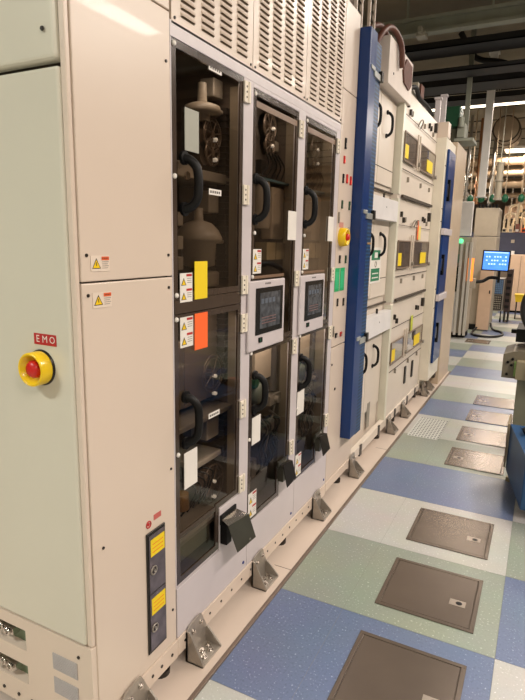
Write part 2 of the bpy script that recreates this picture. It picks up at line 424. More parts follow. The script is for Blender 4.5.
# small double inspection window with yellow notes
f = MB(); f.box(0, .006, 1.262, 1.358, .188, .628); fr = f.build('inspection_window', [darkm], u1, .012, seg=3)
for z in (.20, .412):
    g = MB(); g.box(.0062, .0085, 1.270, 1.350, z, z+.205)
    g.build('pane', [mat('dusky_pane', (92, 84, 88), .18, noise=.3, nscale=20)], fr)
    g = MB(); g.box(.0088, .0096, 1.276, 1.348, z+.13, z+.19)
    for q in range(3): g.box(.0097, .0099, 1.285, 1.34, z+.142+q*.014, z+.145+q*.014, 1)
    g.build('yellow_sticker', [yel, mat('orange_ink', (226, 120, 30), .6)], fr)
    g = MB(); g.torus((.012, 1.288, z+.08), 'x', .014, .0025, 16, 6); g.cyl((.0085, 1.288, z+.08), (.016, 1.288, z+.08), .005, n=10); g.build('pull_ring', [steel], fr)
g = MB(); g.torus((.0012, 1.278, .655), 'x', .011, .0022, 18, 6); g.cyl((0, 1.278, .655), (.0015, 1.278, .655), .0055, n=12)
g.box(0, .001, 1.305, 1.343, .657, .676, 1); g.build('symbol_sticker', [redd, mat('pink_red', (190, 96, 88), .5)], u1)

# ------------------------------------------------------------------ unit 2: three bay processing cabinet
YA, YB = 1.427, 2.927
u2 = thing('process_cabinet', 'long cream cabinet with three smoked acrylic door bays and louvred top panels', 'cabinet', (-.5, 2.17, 0))
b = MB()
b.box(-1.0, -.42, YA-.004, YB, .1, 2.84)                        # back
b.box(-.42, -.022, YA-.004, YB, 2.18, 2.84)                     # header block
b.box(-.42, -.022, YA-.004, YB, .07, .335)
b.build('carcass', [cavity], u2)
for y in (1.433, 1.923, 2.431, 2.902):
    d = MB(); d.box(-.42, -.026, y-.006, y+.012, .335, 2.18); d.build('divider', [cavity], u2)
# white front frame: stiles and rails
b = MB()
b.box(-.025, 0, 1.4215, 1.4275, .34, 2.136)
b.box(-.025, 0, 1.868, 1.9425, .335, 2.136); b.box(-.025, 0, 2.374, 2.4505, .335, 2.136); b.box(-.025, 0, 2.868, YB, .335, 2.136)
b.box(-.025, 0, 1.9425, 2.374, 2.120, 2.136); b.box(-.025, 0, 2.4505, 2.868, 2.120, 2.136)
b.box(-.025, 0, 1.4215, YB, 2.136, 2.18)
b.build('front_frame', [lav], u2, .0015)
# louvred panels
for i, (a, z) in enumerate(((1.430, 1.930), (1.934, 2.434), (2.438, 2.925))):
    l = MB(); l.box(-.02, 0, a, z, 2.172, 2.84)
    w = (z-a); pit = .0215
    for c in range(4):
        y0 = a+.045+c*.112
        for k in range(29):
            zz = 2.205+k*pit
            if zz > 2.82: break
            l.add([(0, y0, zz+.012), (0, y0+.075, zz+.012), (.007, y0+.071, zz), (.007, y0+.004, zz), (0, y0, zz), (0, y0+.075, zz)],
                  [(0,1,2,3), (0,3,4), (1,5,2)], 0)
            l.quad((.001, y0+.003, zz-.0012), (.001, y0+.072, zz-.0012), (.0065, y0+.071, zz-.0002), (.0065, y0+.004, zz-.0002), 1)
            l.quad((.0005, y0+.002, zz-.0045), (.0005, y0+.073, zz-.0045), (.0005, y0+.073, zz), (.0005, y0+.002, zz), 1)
    screws(l, [(a+.015, 2.19), (z-.015, 2.19)], 0, m=2)
    l.raw = True
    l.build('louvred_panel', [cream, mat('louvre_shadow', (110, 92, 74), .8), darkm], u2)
# lower lavender panels
for a, z in ((1.4275, 1.9435), (1.9465, 2.4525), (2.4555, YB)):
    l = MB(); l.box(-.02, 0, a, z, .135, .332)
    screws(l, [(z-.03, .17)], 0, .007, 1)
    l.build('lower_panel', [lav, mat('blue_screw', (50, 66, 130), .4)], u2, .0012)
# notch infill panels behind latch brackets (the white step beside each lower door)
for a, z, h in ((1.712, 1.868, .515), (2.262, 2.374, .462), (2.745, 2.868, .425)):
    l = MB(); l.box(-.02, .0015, a, z, .333, h); l.build('corner_plate', [lav], u2, .001)
b = MB(); b.box(-.03, .003, 1.4275, YB, .062, .132)
k = 0
y = 1.47
while y < 2.9: b.cyl((.002, y, .1), (.005, y, .1), .0055, n=8, m=1); y += .085
b.build('base_rail', [cream, darkm], u2, .002)

def door(y0, y1, z0, z1, notch=None, tops=True, glassm=None):
    """smoked acrylic door, optional notch (y>ny, z<nz removed)"""
    x0, x1 = -.009, -.001; w = .022
    fr = MB()
    if notch:
        ny, nz = notch
        pl = [(y0, z0), (ny, z0), (ny, nz), (y1, nz), (y1, z1), (y0, z1)]
        inn = [(y0+w, z0+w), (ny-w, z0+w), (ny-w, nz+w), (y1-w, nz+w), (y1-w, z1-w), (y0+w, z1-w)]
    else:
        pl = [(y0, z0), (y1, z0), (y1, z1), (y0, z1)]; inn = [(y0+w, z0+w), (y1-w, z0+w), (y1-w, z1-w), (y0+w, z1-w)]
    n = len(pl)
    for i in range(n):
        j = (i+1) % n
        vs = [(x, *p) for x in (x0, x1) for p in (pl[i], pl[j], inn[j], inn[i])]
        fr.add(vs, [(0,1,2,3), (4,7,6,5), (0,4,5,1), (2,6,7,3), (0,3,7,4), (1,5,6,2)], 0)
    d = fr.build('smoked_door', [brown], u2)
    g = MB()
    g.add([(x0+.004, *p) for p in inn], [tuple(range(n))]); g.build('pane', [glassm or smoke], d)
    return d
d = door(1.429, 1.866, 1.362, 2.134)
for z in (2.086, 1.724, 1.385): hinge(d, 1.882, z, .002)
bar_handle(d, 1.487, 1.726, .155, .040, .0145, -.001)
plate(d, 'grey_card', greyl, -.0005, 1.492, 1.570, 1.828, 1.955)
plate(d, 'yellow_note', yel, -.0005, 1.543, 1.620, 1.355, 1.482, .003)
stack_sticker(d, -.0005, 1.461, 1.531, 1.351, 1.446)
knob(d, 1.439, 2.12); knob(d, 1.437, 1.744); knob(d, 1.441, 1.376)
for y0, z0 in ((1.634, 2.100), (1.636, 1.706)):
    q = MB(); sheet(q, -.0025, y0, y0+.08, z0, z0+.02, 0, .001)
    for i in range(5): q.box(-.0014, -.0011, y0+.008+i*.0135, y0+.016+i*.0135, z0+.006, z0+.014, 1)
    q.build('strip_label', [white, ink], d)
d = door(1.429, 1.866, .345, 1.312, (1.709, .52))
for z in (1.235, .881, .556): hinge(d, 1.882, z, .002)
bar_handle(d, 1.487, .945, .165, .040, .0145, -.001)
plate(d, 'white_card', white, -.0005, 1.476, 1.556, .692, .826)
plate(d, 'orange_note', orn, -.0005, 1.543, 1.622, 1.180, 1.306, .003)
stack_sticker(d, -.0005, 1.460, 1.534, 1.200, 1.302)
knob(d, 1.439, 1.298); knob(d, 1.441, .834)
q = MB(); sheet(q, -.0025, 1.636, 1.712, .905, .925, 0, .001)
for i in range(5): q.box(-.0014, -.0011, 1.643+i*.013, 1.651+i*.013, .911, .919, 1)
q.build('strip_label', [white, ink], d)
q = MB(); q.box(-.008, -.002, 1.45, 1.70, .515, .535); q.build('crossbar', [brown], d)
q = MB(); q.box(-.011, 0.0, 1.431, 1.864, 1.315, 1.360); q.build('door_gap_strip', [brown], u2)
# bay 2, 3
for off, ny, sy0, sy1 in ((0, 2.262, 1.928, 2.266), (.508, 2.748, 2.443, 2.768)):
    y0 = 1.946+off; y1 = 2.372+off*(.494/.508)
    d = door(y0, y1, 1.118, 2.118)
    hinge(d, y1+.018, 2.055 if off else 2.05, .002); hinge(d, y1+.018, 1.385, .002)
    bar_handle(d, y0+.022, 1.715, .155, .040, .014, -.001)
    plate(d, 'white_card', white, -.0005, y1-.088+(.0 if off == 0 else .015), y1+.002+(.0 if off == 0 else .006), 1.562, 1.69)
    stack_sticker(d, -.0005, y0+.012, y0+.084, 1.424, 1.522)
    knob(d, y0+.01, 2.10); knob(d, y0+.008, 1.412); knob(d, y0+.02, 1.715-.13)
    for a_, b_, c_, e_ in ((y0+.02, y1-.02, 2.055, 2.078), (y0+.02, y0+.31, 1.403, 1.415)):
        t = MB(); t.box(-.0009, .0008, a_, b_, c_, e_); t.build('bronze_edge', [tape], d)
    d2 = door(y0, y1, .340, 1.112, (ny, .465 if off == 0 else .427), glassm=smoke2)
    hinge(d2, y1+.018, 1.06, .002); hinge(d2, y1+.018, .545, .002)
    bar_handle(d2, y0+.045 if off == 0 else y0+.03, .923 if off == 0 else .912, .150, .040, .014, -.001)
    plate(d2, 'white_card', white, -.0005, y0+.028 if off == 0 else y0+.002, y0+.106 if off == 0 else y0+.09, .690, .812)
    stack_sticker(d2, -.0005, y0+.006, y0+.082, .352, .472)
    knob(d2, y0+.008, 1.098); knob(d2, y0+.005, .724)
    # touch panel
    tp = MB(); sy0 -= .022; sy1 -= .024
    tp.box(.001, .014, sy0, sy1, 1.108, 1.396)
    tpo = tp.build('touch_panel', [lav], u2, .006, seg=3)
    a, z = sy0+.055, sy1-.025
    q = MB(); q.box(.014, .017, a, z, 1.172, 1.366); q.build('bezel', [bez], tpo, .002)
    q = MB(); q.box(.0171, .0175, a+.035, z-.03, 1.196, 1.345, 0)
    for i in range(3): q.box(.0176, .0178, a+.05, z-.07, 1.215+i*.012, 1.219+i*.012, 1)
    for i in range(4): q.box(.0176, .0178, a+.045+i*.035, a+.07+i*.035, 1.30, 1.32, 2)
    q.build('display', [screen, mat('screen_red', (112, 84, 82), .4), mat('screen_blue', (88, 96, 108), .4)], tpo)
    q = MB(); q.box(.014, .020, a+.03, a+.058, 1.140, 1.160, 0).box(.020, .0206, a+.034, a+.043, 1.144, 1.156, 1)
    q.build('port_switch', [dark, greenm], tpo)
    q = MB()
    for i in range(5): q.box(.014, .0144, sy0+.14+i*.011, sy0+.147+i*.011, 1.378, 1.385, 0)
    q.build('maker_mark', [ink], tpo)
# hinged lock brackets on the notches
def lock(y, z, s, open_):
    r = MB()
    r.box(.002, .010, y, y+.12*s, z+.11*s, z+.15*s)
    for i in range(3): r.cyl((.010, y+.06*s+i*.02*s, z+.13*s), (.014, y+.06*s+i*.02*s, z+.13*s), .006*s, n=8, m=1)
    r.box(.004, .034, y+.002, y+.04*s, z+.03*s, z+.12*s)
    lk = r.build('lock_bracket', [dark if open_ else gunm, chrome], u2, .0008)
    q = MB()
    if open_:
        P = [Vector((.045, y-.005, z+.12*s)), Vector((.060, y+.135*s, z+.112*s)), Vector((.085, y+.155*s, z+.005)), Vector((.07, y+.03*s, z-.005))]
    else:
        P = [Vector((.034, y+.0*s, z+.14*s)), Vector((.040, y+.12*s, z+.13*s)), Vector((.062, y+.125*s, z+.02*s)), Vector((.056, y+.01*s, z+.0*s))]
    nn = (P[1]-P[0]).cross(P[3]-P[0]).normalized()
    if nn.x < 0: nn = -nn
    th = nn*.003
    vs = P+[p-th for p in P]
    q.add(vs, [(0,1,2,3), (7,6,5,4), (0,4,5,1), (1,5,6,2), (2,6,7,3), (3,7,4,0)], 0)
    B = [Vector((.012, y+.0*s, z+.135*s)), Vector((.012, y+.12*s, z+.13*s))]
    q.add([B[0], B[1], P[1], P[0]], [(0,1,2,3)], 1 if open_ else 0)
    e1 = (P[1]-P[0]); e2 = (P[3]-P[0])
    for i in range(3):
        o = P[0]+e1*(.22+.24*i)+e2*(.38)+nn*.0006
        q.add([o, o+e1*.05, o+e1*.05+e2*.2, o+e2*.2], [(0,1,2,3)], 1)
    o = P[0]+e1*.66+e2*.82; q.cyl(o, o+nn*.004, .006*s, n=12, m=1)
    q.build('flap', [gunm if open_ else mat('flap_dark', (60, 56, 52), .3, .6), chrome], lk)
lock(1.712, .335, 1.0, True); lock(2.235, .40, .8, False); lock(2.715, .39, .8, False)

# ---- interior of the bays
def pulley(y, z, r, hubs, x=-.10):
    q = MB(); q.torus((x, y, z), 'x', r, .0035, 32, 8); q.torus((x, y, z), 'x', r*.8, .002, 28, 6); q.torus((x-.02, y, z), 'x', r*.45, .003, 24, 6)
    for k in range(7):
        t = k*2*PI/7+.2; q.cyl((x, y, z), (x, y+r*math.cos(t), z+r*math.sin(t)), .0025, n=6)
    q.cyl((x-.03, y, z), (x+.004, y, z), .012, n=14)
    q.cyl((x-.035, y, z), (x-.03, y, z), r*.95, n=28)
    o = q.build('pulley', [mat('pulley_brown', (112, 96, 82), .3, .5)], u2)
    for hy, hz in hubs:
        q = MB(); q.lathe([(.007, -.004), (.008, .010), (.006, .014), (.002, .016)], (x, hy, hz), 'x', 16); q.build('hub', [mat('hub_white_glow', (248, 242, 230), .4, emit=.25)], o)  # hubs given a slight glow of their own, though no lamps
for a in ((1.812, 1.935, .058, [(1.822, 1.918)]), (1.812, 1.872, .046, [(1.822, 1.847)]), (1.822, 1.03, .075, [(1.826, 1.018), (1.826, .945)]),
          (1.822, .555, .082, [(1.824, .565), (1.824, .497)]), (2.283, 2.05, .060, [(2.305, 2.043)]), (2.288, 1.975, .046, [(2.300, 1.970)]),
          (2.825, 2.042, .058, [(2.843, 2.035)]), (2.835, 1.972, .046, [(2.850, 1.965)])): pulley(*a)
def carrier(y, z0, z1, x=-.085):
    q = MB(); z = z0
    while z < z1:
        q.box(x-.05, x, y, y+.036, z, z+.009); q.box(x-.045, x-.005, y+.004, y+.03, z+.009, z+.023, 0); z += .023
    q.build('cable_carrier', [mat('carrier_black', (56, 48, 42), .4)], u2)
carrier(1.888, 1.40, 2.04); carrier(1.888, .98, 1.28); carrier(1.888, .62, .86)
def shape(name, prof, c, m, n=28, ax='z'):
    q = MB(); q.lathe(prof, c, ax, n); q.build(name, [m], u2)
for y in (1.923, 2.431, 2.902):
    q = MB(); q.box(-.082, -.03, y-.018, y-.007, .34, 2.12); q.build('upright', [mat('lit_divider_taupe', (140, 126, 106) if True else 0, .4)], u2, .002)  # taupe strip stands in for the lit front face of the divider
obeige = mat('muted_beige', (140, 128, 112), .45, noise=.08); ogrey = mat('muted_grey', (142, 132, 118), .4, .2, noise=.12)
# bay 1 upper
shape('robot_cover', [(.016, .10), (.018, .03), (.045, .028), (.064, .020), (.070, .004), (.066, -.006), (.03, -.008), (.028, -.03)], (-.12, 1.775, 2.005), obeige)
q = MB(); q.box(-.15, -.09, 1.74, 1.875, 2.015, 2.03); q.build('robot_arm', [obeige], u2, .005)
shape('robot_cover', [(.016, .11), (.018, .065), (.05, .055), (.075, .03), (.09, .0), (.086, -.01), (.066, -.02), (.062, -.10), (.03, -.11)], (-.13, 1.765, 1.56), obeige)
q = MB(); q.box(-.15, -.09, 1.80, 1.885, 1.54, 1.556); q.build('robot_arm', [obeige], u2, .005)
q = MB(); q.box(-.16, -.1, 1.82, 1.885, 2.07, 2.135); q.build('sensor_box', [ogrey], u2, .004)
q = MB(); q.box(-.17, -.1, 1.79, 1.86, 1.655, 1.735); q.build('sensor_box', [ogrey], u2, .004)
q = MB(); q.box(-.18, -.1, 1.776, 1.872, 1.375, 1.435); q.build('motor_box', [obeige], u2, .01)
q = MB(); q.box(-.30, -.085, 1.66, 1.92, 1.765, 1.80); q.build('shelf', [ogrey], u2, .003)
q = MB(); q.box(-.12, -.07, 1.55, 1.70, 1.76, 1.81); q.cyl((-.068, 1.60, 1.765), (-.062, 1.60, 1.765), .014, n=16, m=1); q.build('slide_block', [obeige, chrome], u2, .004)
q = MB(); q.cyl((-.10, 1.54, 1.92), (-.10, 1.54, 2.06), .009, n=10); q.build('red_rod', [mat('dark_red', (130, 40, 30), .5)], u2)
q = MB(); q.box(-.418, -.03, 1.436, 1.92, 1.33, 1.345); q.build('shelf', [mat('brown_shelf', (110, 94, 78), .5)], u2)
for z in (1.45, 1.52, 1.60):
    q = MB(); q.box(-.11, -.08, 1.565, 1.595, z, z+.045); q.build('terminal_block', [ogrey], u2, .002)
# bay 1 lower
q = MB(); q.box(-.38, -.06, 1.50, 1.915, .865, .885); q.build('shelf', [ogrey], u2, .003)
q = MB(); q.box(-.30, -.08, 1.66, 1.86, .675, .70); q.build('robot_arm', [ogrey], u2, .006)
q = MB(); q.box(-.18, -.10, 1.777, 1.87, .755, .845); q.build('sensor_box', [ogrey], u2, .006)
q = MB(); q.box(-.12, -.07, 1.53, 1.58, .95, 1.20); q.build('driver_box', [mat('driver_grey', (100, 88, 74), .5)], u2, .004)
q = MB(); q.box(-.15, -.125, 1.66, 1.90, .92, 1.28); q.build('mount_plate', [mat('plate_brown', (96, 82, 70), .5)], u2, .003)
shape('motor', [(.028, .06), (.03, .0), (.012, -.01)], (-.08, 1.57, .56), mat('brass', (170, 124, 64), .3, .6))
q = MB()
for k in range(5): q.tube([(-.09-.01*k, 1.60+.03*k, .66), (-.06, 1.64+.03*k, .60+.01*k), (-.09, 1.58+.04*k, .52)], .004, 6)
q.build('cable_bundle', [dark], u2)
q = MB(); q.box(-.418, -.03, 1.436, 1.92, .455, .47); q.build('shelf', [ogrey], u2)
q = MB(); q.box(-.12, -.05, 1.50, 1.72, .37, .44); q.build('drain_box', [mat('olive_box', (110, 106, 84), .5)], u2, .006)
for i, o in enumerate((0, .49)):
    q = MB(); q.box(-.41, -.06, 2.02+o, 2.42+o, 1.81, 1.82); q.build('shelf', [mat('teal_reflection', (70, 98, 106), .4)], u2)  # teal sheet stands in for a blue reflection, no real shelf
    q = MB(); q.box(-.14, -.08, 2.285+o, 2.412+o, 1.565, 1.795); q.build('inner_cover', [mat('inner_beige', (164, 148, 128), .5)], u2, .008)
    shape('tank', [(.01, .10), (.045, .08), (.05, .02), (.05, -.10), (.045, -.12)], (-.11, 2.215+o, 1.73), obeige)
    q = MB(); q.box(-.13, -.07, 2.22+o, 2.412+o, 1.472, 1.55); q.box(-.0699, -.0685, 2.31+o, 2.313+o, 1.472, 1.55, 1); q.build('drive_housing', [mat('olive_beige', (150, 134, 100), .5), dark], u2, .004)
    q = MB(); q.box(-.16, -.10, 2.32+o, 2.38+o, 1.955, 2.0); q.build('actuator', [ogrey], u2, .003)
    q = MB(); q.box(-.13, -.09, 2.19+o, 2.24+o, 1.84, 1.90); q.build('actuator', [darkm], u2, .003)
    q = MB(); q.box(-.2, -.13, 2.15+o, 2.42+o, 1.84, 2.12); q.build('mount_plate', [mat('plate_dark', (70, 60, 52), .5)], u2, .003)
    q = MB()
    for k in range(5): q.tube([(-.07, 2.19+o+.03*k, 1.93), (-.06, 2.2+o+.04*k, 1.88), (-.08, 2.17+o+.05*k, 1.83)], .004, 6)
    q.build('cable_bundle', [dark], u2)
    q = MB(); q.box(-.14, -.09, 2.165+o, 2.335+o, .91, 1.065); q.build('inner_cover', [MATS['inner_beige']], u2, .004)
    q = MB(); q.cyl((-.11, 2.375+o, .83), (-.11, 2.375+o, 1.07), .03, n=20); q.build('canister', [mat('canister_black', (84, 78, 74), .25)], u2)
    q = MB(); q.lathe([(.015, .03), (.045, .025), (.055, 0), (.045, -.045), (.015, -.05)], (-.10, 2.205+o, .855), 'x', 20); q.build('pump_head', [mat('green_grey', (92, 100, 88), .4)], u2)
    q = MB(); q.box(-.11, -.08, 2.15+o, 2.19+o, .89, .93); q.build('green_fitting', [greend], u2, .003)
    q = MB(); q.box(-.13, -.07, 2.29+o, 2.41+o, .77, .82); q.cyl((-.07, 2.35+o, .795), (-.05, 2.35+o, .795), .018, n=16); q.build('valve_block', [ogrey], u2, .003)
    q = MB()
    for a_, b_ in (((2.20, .74), (2.40, .56)), ((2.36, .76), (2.24, .52)), ((2.39, .70), (2.38, .52)), ((2.22, .70), (2.34, .64)), ((2.30, .75), (2.41, .68))):
        q.cyl((-.08, a_[0]+o, a_[1]), (-.075, b_[0]+o, b_[1]), .0055, n=8)
    q.cyl((-.08, 2.30+o, .68), (-.06, 2.30+o, .68), .03, n=16); q.cyl((-.08, 2.24+o, .66), (-.06, 2.24+o, .66), .02, n=16)
    q.build('linkage', [mat('linkage_grey', (104, 94, 84), .35, .5)], u2)
    q = MB()
    for k in range(4):
        yy = 2.18+o+.05*k
        q.tube([(-.10, yy, .74-.01*k), (-.06, yy+.05, .68), (-.08, yy+.02, .58), (-.06, yy+.01, .50+.01*k), (-.1, yy-.02, .44)], .006, 6)
    q.build('hose_bundle', [dark], u2)
    q = MB(); q.box(-.13, -.08, 2.12+o, 2.30+o, .36, .46).cyl((-.10, 2.17+o, .46), (-.10, 2.17+o, .54), .022, n=14); q.build('pump', [mat('pump_grey', (110, 102, 94), .4, .4)], u2, .005)

for y, z, e in ((1.66, 2.12, 1.6), (1.66, 1.27, 1.3), (1.66, .75, .6), (2.16, 2.10, 1.3), (2.16, 1.10, 1.6), (2.67, 2.10, 1.3), (2.67, 1.10, 1.6)):
    ld = bpy.data.lights.new('bay_fill', 'AREA'); ld.shape = 'RECTANGLE'; ld.size = .03; ld.size_y = .36; ld.energy = e*.38; ld.color = (1, .88, .76)  # added fill light, the bays themselves are unlit
    o = bpy.data.objects.new('bay_fill', ld); C.objects.link(o); o.location = (-.03, y, z); o.rotation_euler = (0, .45, 0)
# ------------------------------------------------------------------ unit 3: control column
u3 = thing('control_column', 'narrow cream control cabinet with indicator lamps left of the blue column', 'cabinet', (-.4, 3.05, 0))
b = MB(); b.box(-1.0, -.012, 2.93, 3.168, .07, 2.78); b.build('body', [gap], u3)
b = MB(); b.box(-.03, .0, 2.932, 3.166, .965, 2.352); b.build('control_panel', [cream], u3, .002)
b = MB(); b.box(-.03, .0, 2.932, 3.166, .135, .958)
b.cyl((-.001, 3.02, .70), (.004, 3.02, .70), .009, n=12, m=1).cyl((-.001, 2.95, .86), (.004, 2.95, .86), .006, n=12, m=1)
b.build('lower_panel', [cream, darkm], u3, .002)
b = MB(); b.box(-.03, .0, 2.932, 3.166, 2.357, 2.78); b.build('upper_panel', [cream], u3, .002)
b = MB(); b.box(-.03, .003, 2.932, 3.42, .075, .13).box(-.03, -.002, 3.166, 3.42, .13, .34); b.build('base_rail', [cream], u3, .002)
lamps = [(3.006,2.087,.010,.028,dark),(2.995,2.001,.008,.02,red),(2.993,1.903,.008,.024,dark),(3.056,1.907,.009,.024,red),(3.120,1.903,.009,.024,red),
         (2.994,1.764,.008,.022,greend),(3.121,1.765,.009,.024,greend),(2.948,1.691,.006,.03,ingrey),(3.12,1.601,.006,.042,ingrey),
         (2.996,1.464,.009,.022,darkm),(3.1,1.462,.009,.022,greend),(2.992,1.22,.008,.022,darkm),(3.097,1.215,.009,.022,darkm),
         (2.945,1.056,.006,.03,ingrey),(2.994,1.028,.014,.013,dark),(3.079,1.024,.014,.013,redd)]
for y, z, w, h, m in lamps:
    q = MB(); q.box(0, .007, y-w, y+w, z-h, z+h, 0).box(.007, .0085, y-w*.6, y+w*.6, z-h*.7, z+h*.1, 1)
    q.build('indicator_lamp', [m, ingrey if m is not red else mat('lamp_glow', (232, 70, 60), .4, emit=.5)], u3, .001)
for y in (2.972, 3.06):
    q = MB(); sheet(q, .0005, y-.039, y+.036, 1.283, 1.415)
    for i in range(3): q.box(.002, .0024, y-.025+i*.018, y-.018+i*.018, 1.30, 1.395, 1)
    q.build('green_label', [greenl, mat('green_ink', (80, 205, 150), .5)], u3)
q = MB(); sheet(q, .0005, 2.965, 3.035, 1.64, 1.668); q.build('emo_label', [mat('faded_red_label', (196, 140, 128), .5)], u3)
q = MB(); q.lathe([(.052, 0), (.052, .012), (.047, .04), (.040, .042), (.03, .02)], (0, 3.004, 1.587), 'x', 28); e3 = q.build('emergency_button', [yg], u3)
q = MB(); q.lathe([(.012, .02), (.018, .03), (.02, .042), (.014, .05), (.003, .051)], (0, 3.004, 1.587), 'x', 20); q.build('button_cap', [red], e3)

# ------------------------------------------------------------------ unit 4: blue column
u4 = thing('blue_column', 'tall glossy blue column with perforated right half standing out of the cream row', 'column', (.03, 3.3, 0))
b = MB(); b.box(-.3, .062, 3.172, 3.30, .345, 2.72); b.build('solid_half', [blue], u4, .003)
b = MB(); b.box(-.3, .058, 3.301, 3.410, .335, 2.685); b.build('perforated_half', [blueperf], u4, .003)
for z in (2.52, 1.735, .975):
    q = MB(); q.box(.061, .068, 3.20, 3.27, z-.008, z+.014).box(.058, .071, 3.255, 3.38, z-.035, z-.002)
    q.box(.058, .078, 3.37, 3.41, z-.035, z+.02, 1)
    q.build('latch_clip', [mat('clip_silver', (180, 182, 178), .3, .4), darkm], u4, .001)
q = MB()
for i in range(7): q.box(.0585, .0595, 3.33+i*.012, 3.336+i*.012, 1.55, 1.562)
q.build('dotted_mark', [mat('tan_mark', (200, 160, 110), .5)], u4)

# ------------------------------------------------------------------ unit 5: stacked load modules
u5 = thing('load_module_stack', 'cream three-level stack of load modules with paired dark windows beyond the blue column', 'machine', (-.4, 4.5, 0))
b = MB(); b.box(-1.0, -.07, 3.43, 4.28, .09, 2.62); b.build('recess_body', [pinkp], u5)
b = MB(); b.box(-1.0, -.012, 4.285, 5.65, .09, 2.69); b.build('body', [pinkp], u5)
levels = [0, .805, 1.61]
for li, dz in enumerate(levels):
    # recess doors with handles
    for (ya, yb, hy) in ((3.45, 3.845, 3.735), (3.855, 4.265, 4.045)):
        q = MB(); q.box(-.068, -.055, ya, yb, .36+dz if dz else .30, .94+dz); d = q.build('recess_door', [pinkp], u5, .003)
        hz = .71+dz*1.03
        bar_handle(d, hy-.03, hz+.01, .155, .034, .010, -.053)
    # ledge box in the recess
    z0 = .90+dz*1.02; z1 = z0+.205
    if li < 2:
     q = MB(); q.box(-.06, .0, 3.60, 4.283, z0, z0+.15); q.cyl((.0, 3.95, z0+.09), (.001, 3.95, z0+.09), .006, n=8, m=1)
    if li < 2: q.build('ledge_box', [mat('ledge_white', (224, 220, 218), .35), darkm], u5, .003)
    if li < 2:
        q = MB(); q.box(-.066, -.045, 3.45, 4.283, z0+.205, z0+.213); q.build('seam_strip', [gap], u5)
        q = MB(); q.cyl((-.03, 3.97, z0+.15), (-.03, 3.97, z0+.185), .008, n=10); q.build('peg', [darkm], u5)
    # corner column, pale light on its side face put into the colour
    zb, zt = (.13, .885) if li == 0 else ((1.105, 1.70) if li == 1 else (1.93, 2.53))
    q = MB(); q.box(-.06, -.002, 4.284, 4.34, zb+ (0), zt+.20 if li else zt+.20); q.build('corner_column', [mat('column_side_lit', (218, 214, 196), .35)], u5, .003)
    # front panels between windows
    wz0, wz1 = ((.60, .765), (1.375, 1.575), (2.19, 2.38))[li]
    for wi, (wy0, wy1, ny0, ny1) in enumerate(((4.35, 4.755, 4.34, 4.47), (4.925, 5.575, 5.20, 5.46))):
        q = MB(); q.box(-.02, .004, wy0, wy1, wz0, wz1)
        wf = q.build('window_box', [winm], u5)
        q = MB(); t = .012
        q.box(.0, .01, wy0-t, wy1+t, wz0-t, wz0).box(.0, .01, wy0-t, wy1+t, wz1, wz1+t).box(.0, .01, wy0-t, wy0, wz0, wz1).box(.0, .01, wy1, wy1+t, wz0, wz1)
        q.build('frame', [mat('frame_dark', (126, 108, 92), .4)], wf, .001)
        q = MB(); q.quad((.006, wy0, wz0), (.006, wy1, wz0), (.006, wy1, wz1), (.006, wy0, wz1)); q.build('pane', [clear], wf)
        q = MB(); q.box(.0072, .0084, ny0, ny1, wz0+.012, wz0+.112); q.build('yellow_note', [yel], wf)
    for y in (4.81, 4.89):
        q = MB(); q.box(-.001, .010, y-.010, y+.010, wz0-.03, wz1+.06); q.build('window_post', [mat('latch_beige', (206, 192, 176), .4)], u5, .002)
    for y, z in ((4.85, wz0+.02), (5.61, wz0)):
        q = MB(); q.cyl((-.002, y, z), (.026, y, z), .018, n=12); q.build('window_latch', [ingrey], u5, .002)
    # handles / clips above windows
    for y, z in ((4.42, wz1+.21), (4.50, wz1+.17), (5.25, wz1+.21), (5.33, wz1+.2)):
        q = MB(); q.box(-.012, .008, y-.008, y+.008, z-.02, z+.022); q.build('panel_clip', [darkm], u5, .001)
    q = MB(); q.box(-.012, .015, 5.50, 5.55, wz1+.20, wz1+.28, 0); q.build('door_lock', [darkm], u5, .001)
    if li < 2:
        q = MB(); q.box(-.005, .012, 4.38, 5.585, wz0+.505+(.03 if li else 0), wz0+.527+(.03 if li else 0)); q.build('seam_strip', [gap], u5)
    q = MB(); q.box(0, .0015, 4.34, 5.62, wz0-.075, wz0-.068); q.box(0, .0015, 4.34, 5.62, wz1+.125, wz1+.13); q.build('thin_seam', [gap], u5)
for z in (.5, 1.26, 1.75, 2.06, 2.55):
    for y in (4.56, 5.05, 5.44):
        q = MB(); q.box(-.012, .006, y-.004, y+.004, z-.02, z+.02); q.build('small_catch', [ingrey], u5)
for z in (1.70, 2.50):
    q = MB(); q.tube([(-.002, 4.78, z), (.02, 4.80, z+.05), (.02, 4.87, z+.05), (-.002, 4.89, z)], .006, 6); q.build('pull_handle', [ingrey], u5)
for z in (1.30, 2.08):
    q = MB(); q.box(-.056, -.0535, 3.46, 4.26, z, z+.005); q.build('thin_seam', [gap], u5)
# orange and green stickers, green notice
q = MB(); sheet(q, .001, 5.035, 5.075, 1.60, 1.76, 0); sheet(q, .001, 5.08, 5.18, 1.60, 1.72, 1); q.build('tag_strip', [orn, mat('pale_yellow', (226, 206, 120), .5)], u5)
q = MB(); sheet(q, .001, 5.035, 5.12, .78, .92, 0); q.build('tag_strip', [mat('lime_label', (190, 196, 60), .5)], u5)
q = MB(); sheet(q, -.054, 3.80, 4.08, 1.275, 1.53, 0); sheet(q, -.053, 3.83, 4.05, 1.44, 1.51, 1); sheet(q, -.053, 3.83, 4.05, 1.29, 1.38, 1)
q.box(-.0515, -.051, 3.90, 3.98, 1.455, 1.495, 0).box(-.0515, -.051, 3.86, 4.02, 1.31, 1.318, 0).box(-.0515, -.051, 3.86, 4.02, 1.34, 1.348, 0)
q.torus((-.0515, 3.94, 1.41), 'x', .02, .003, 14, 6, 2)
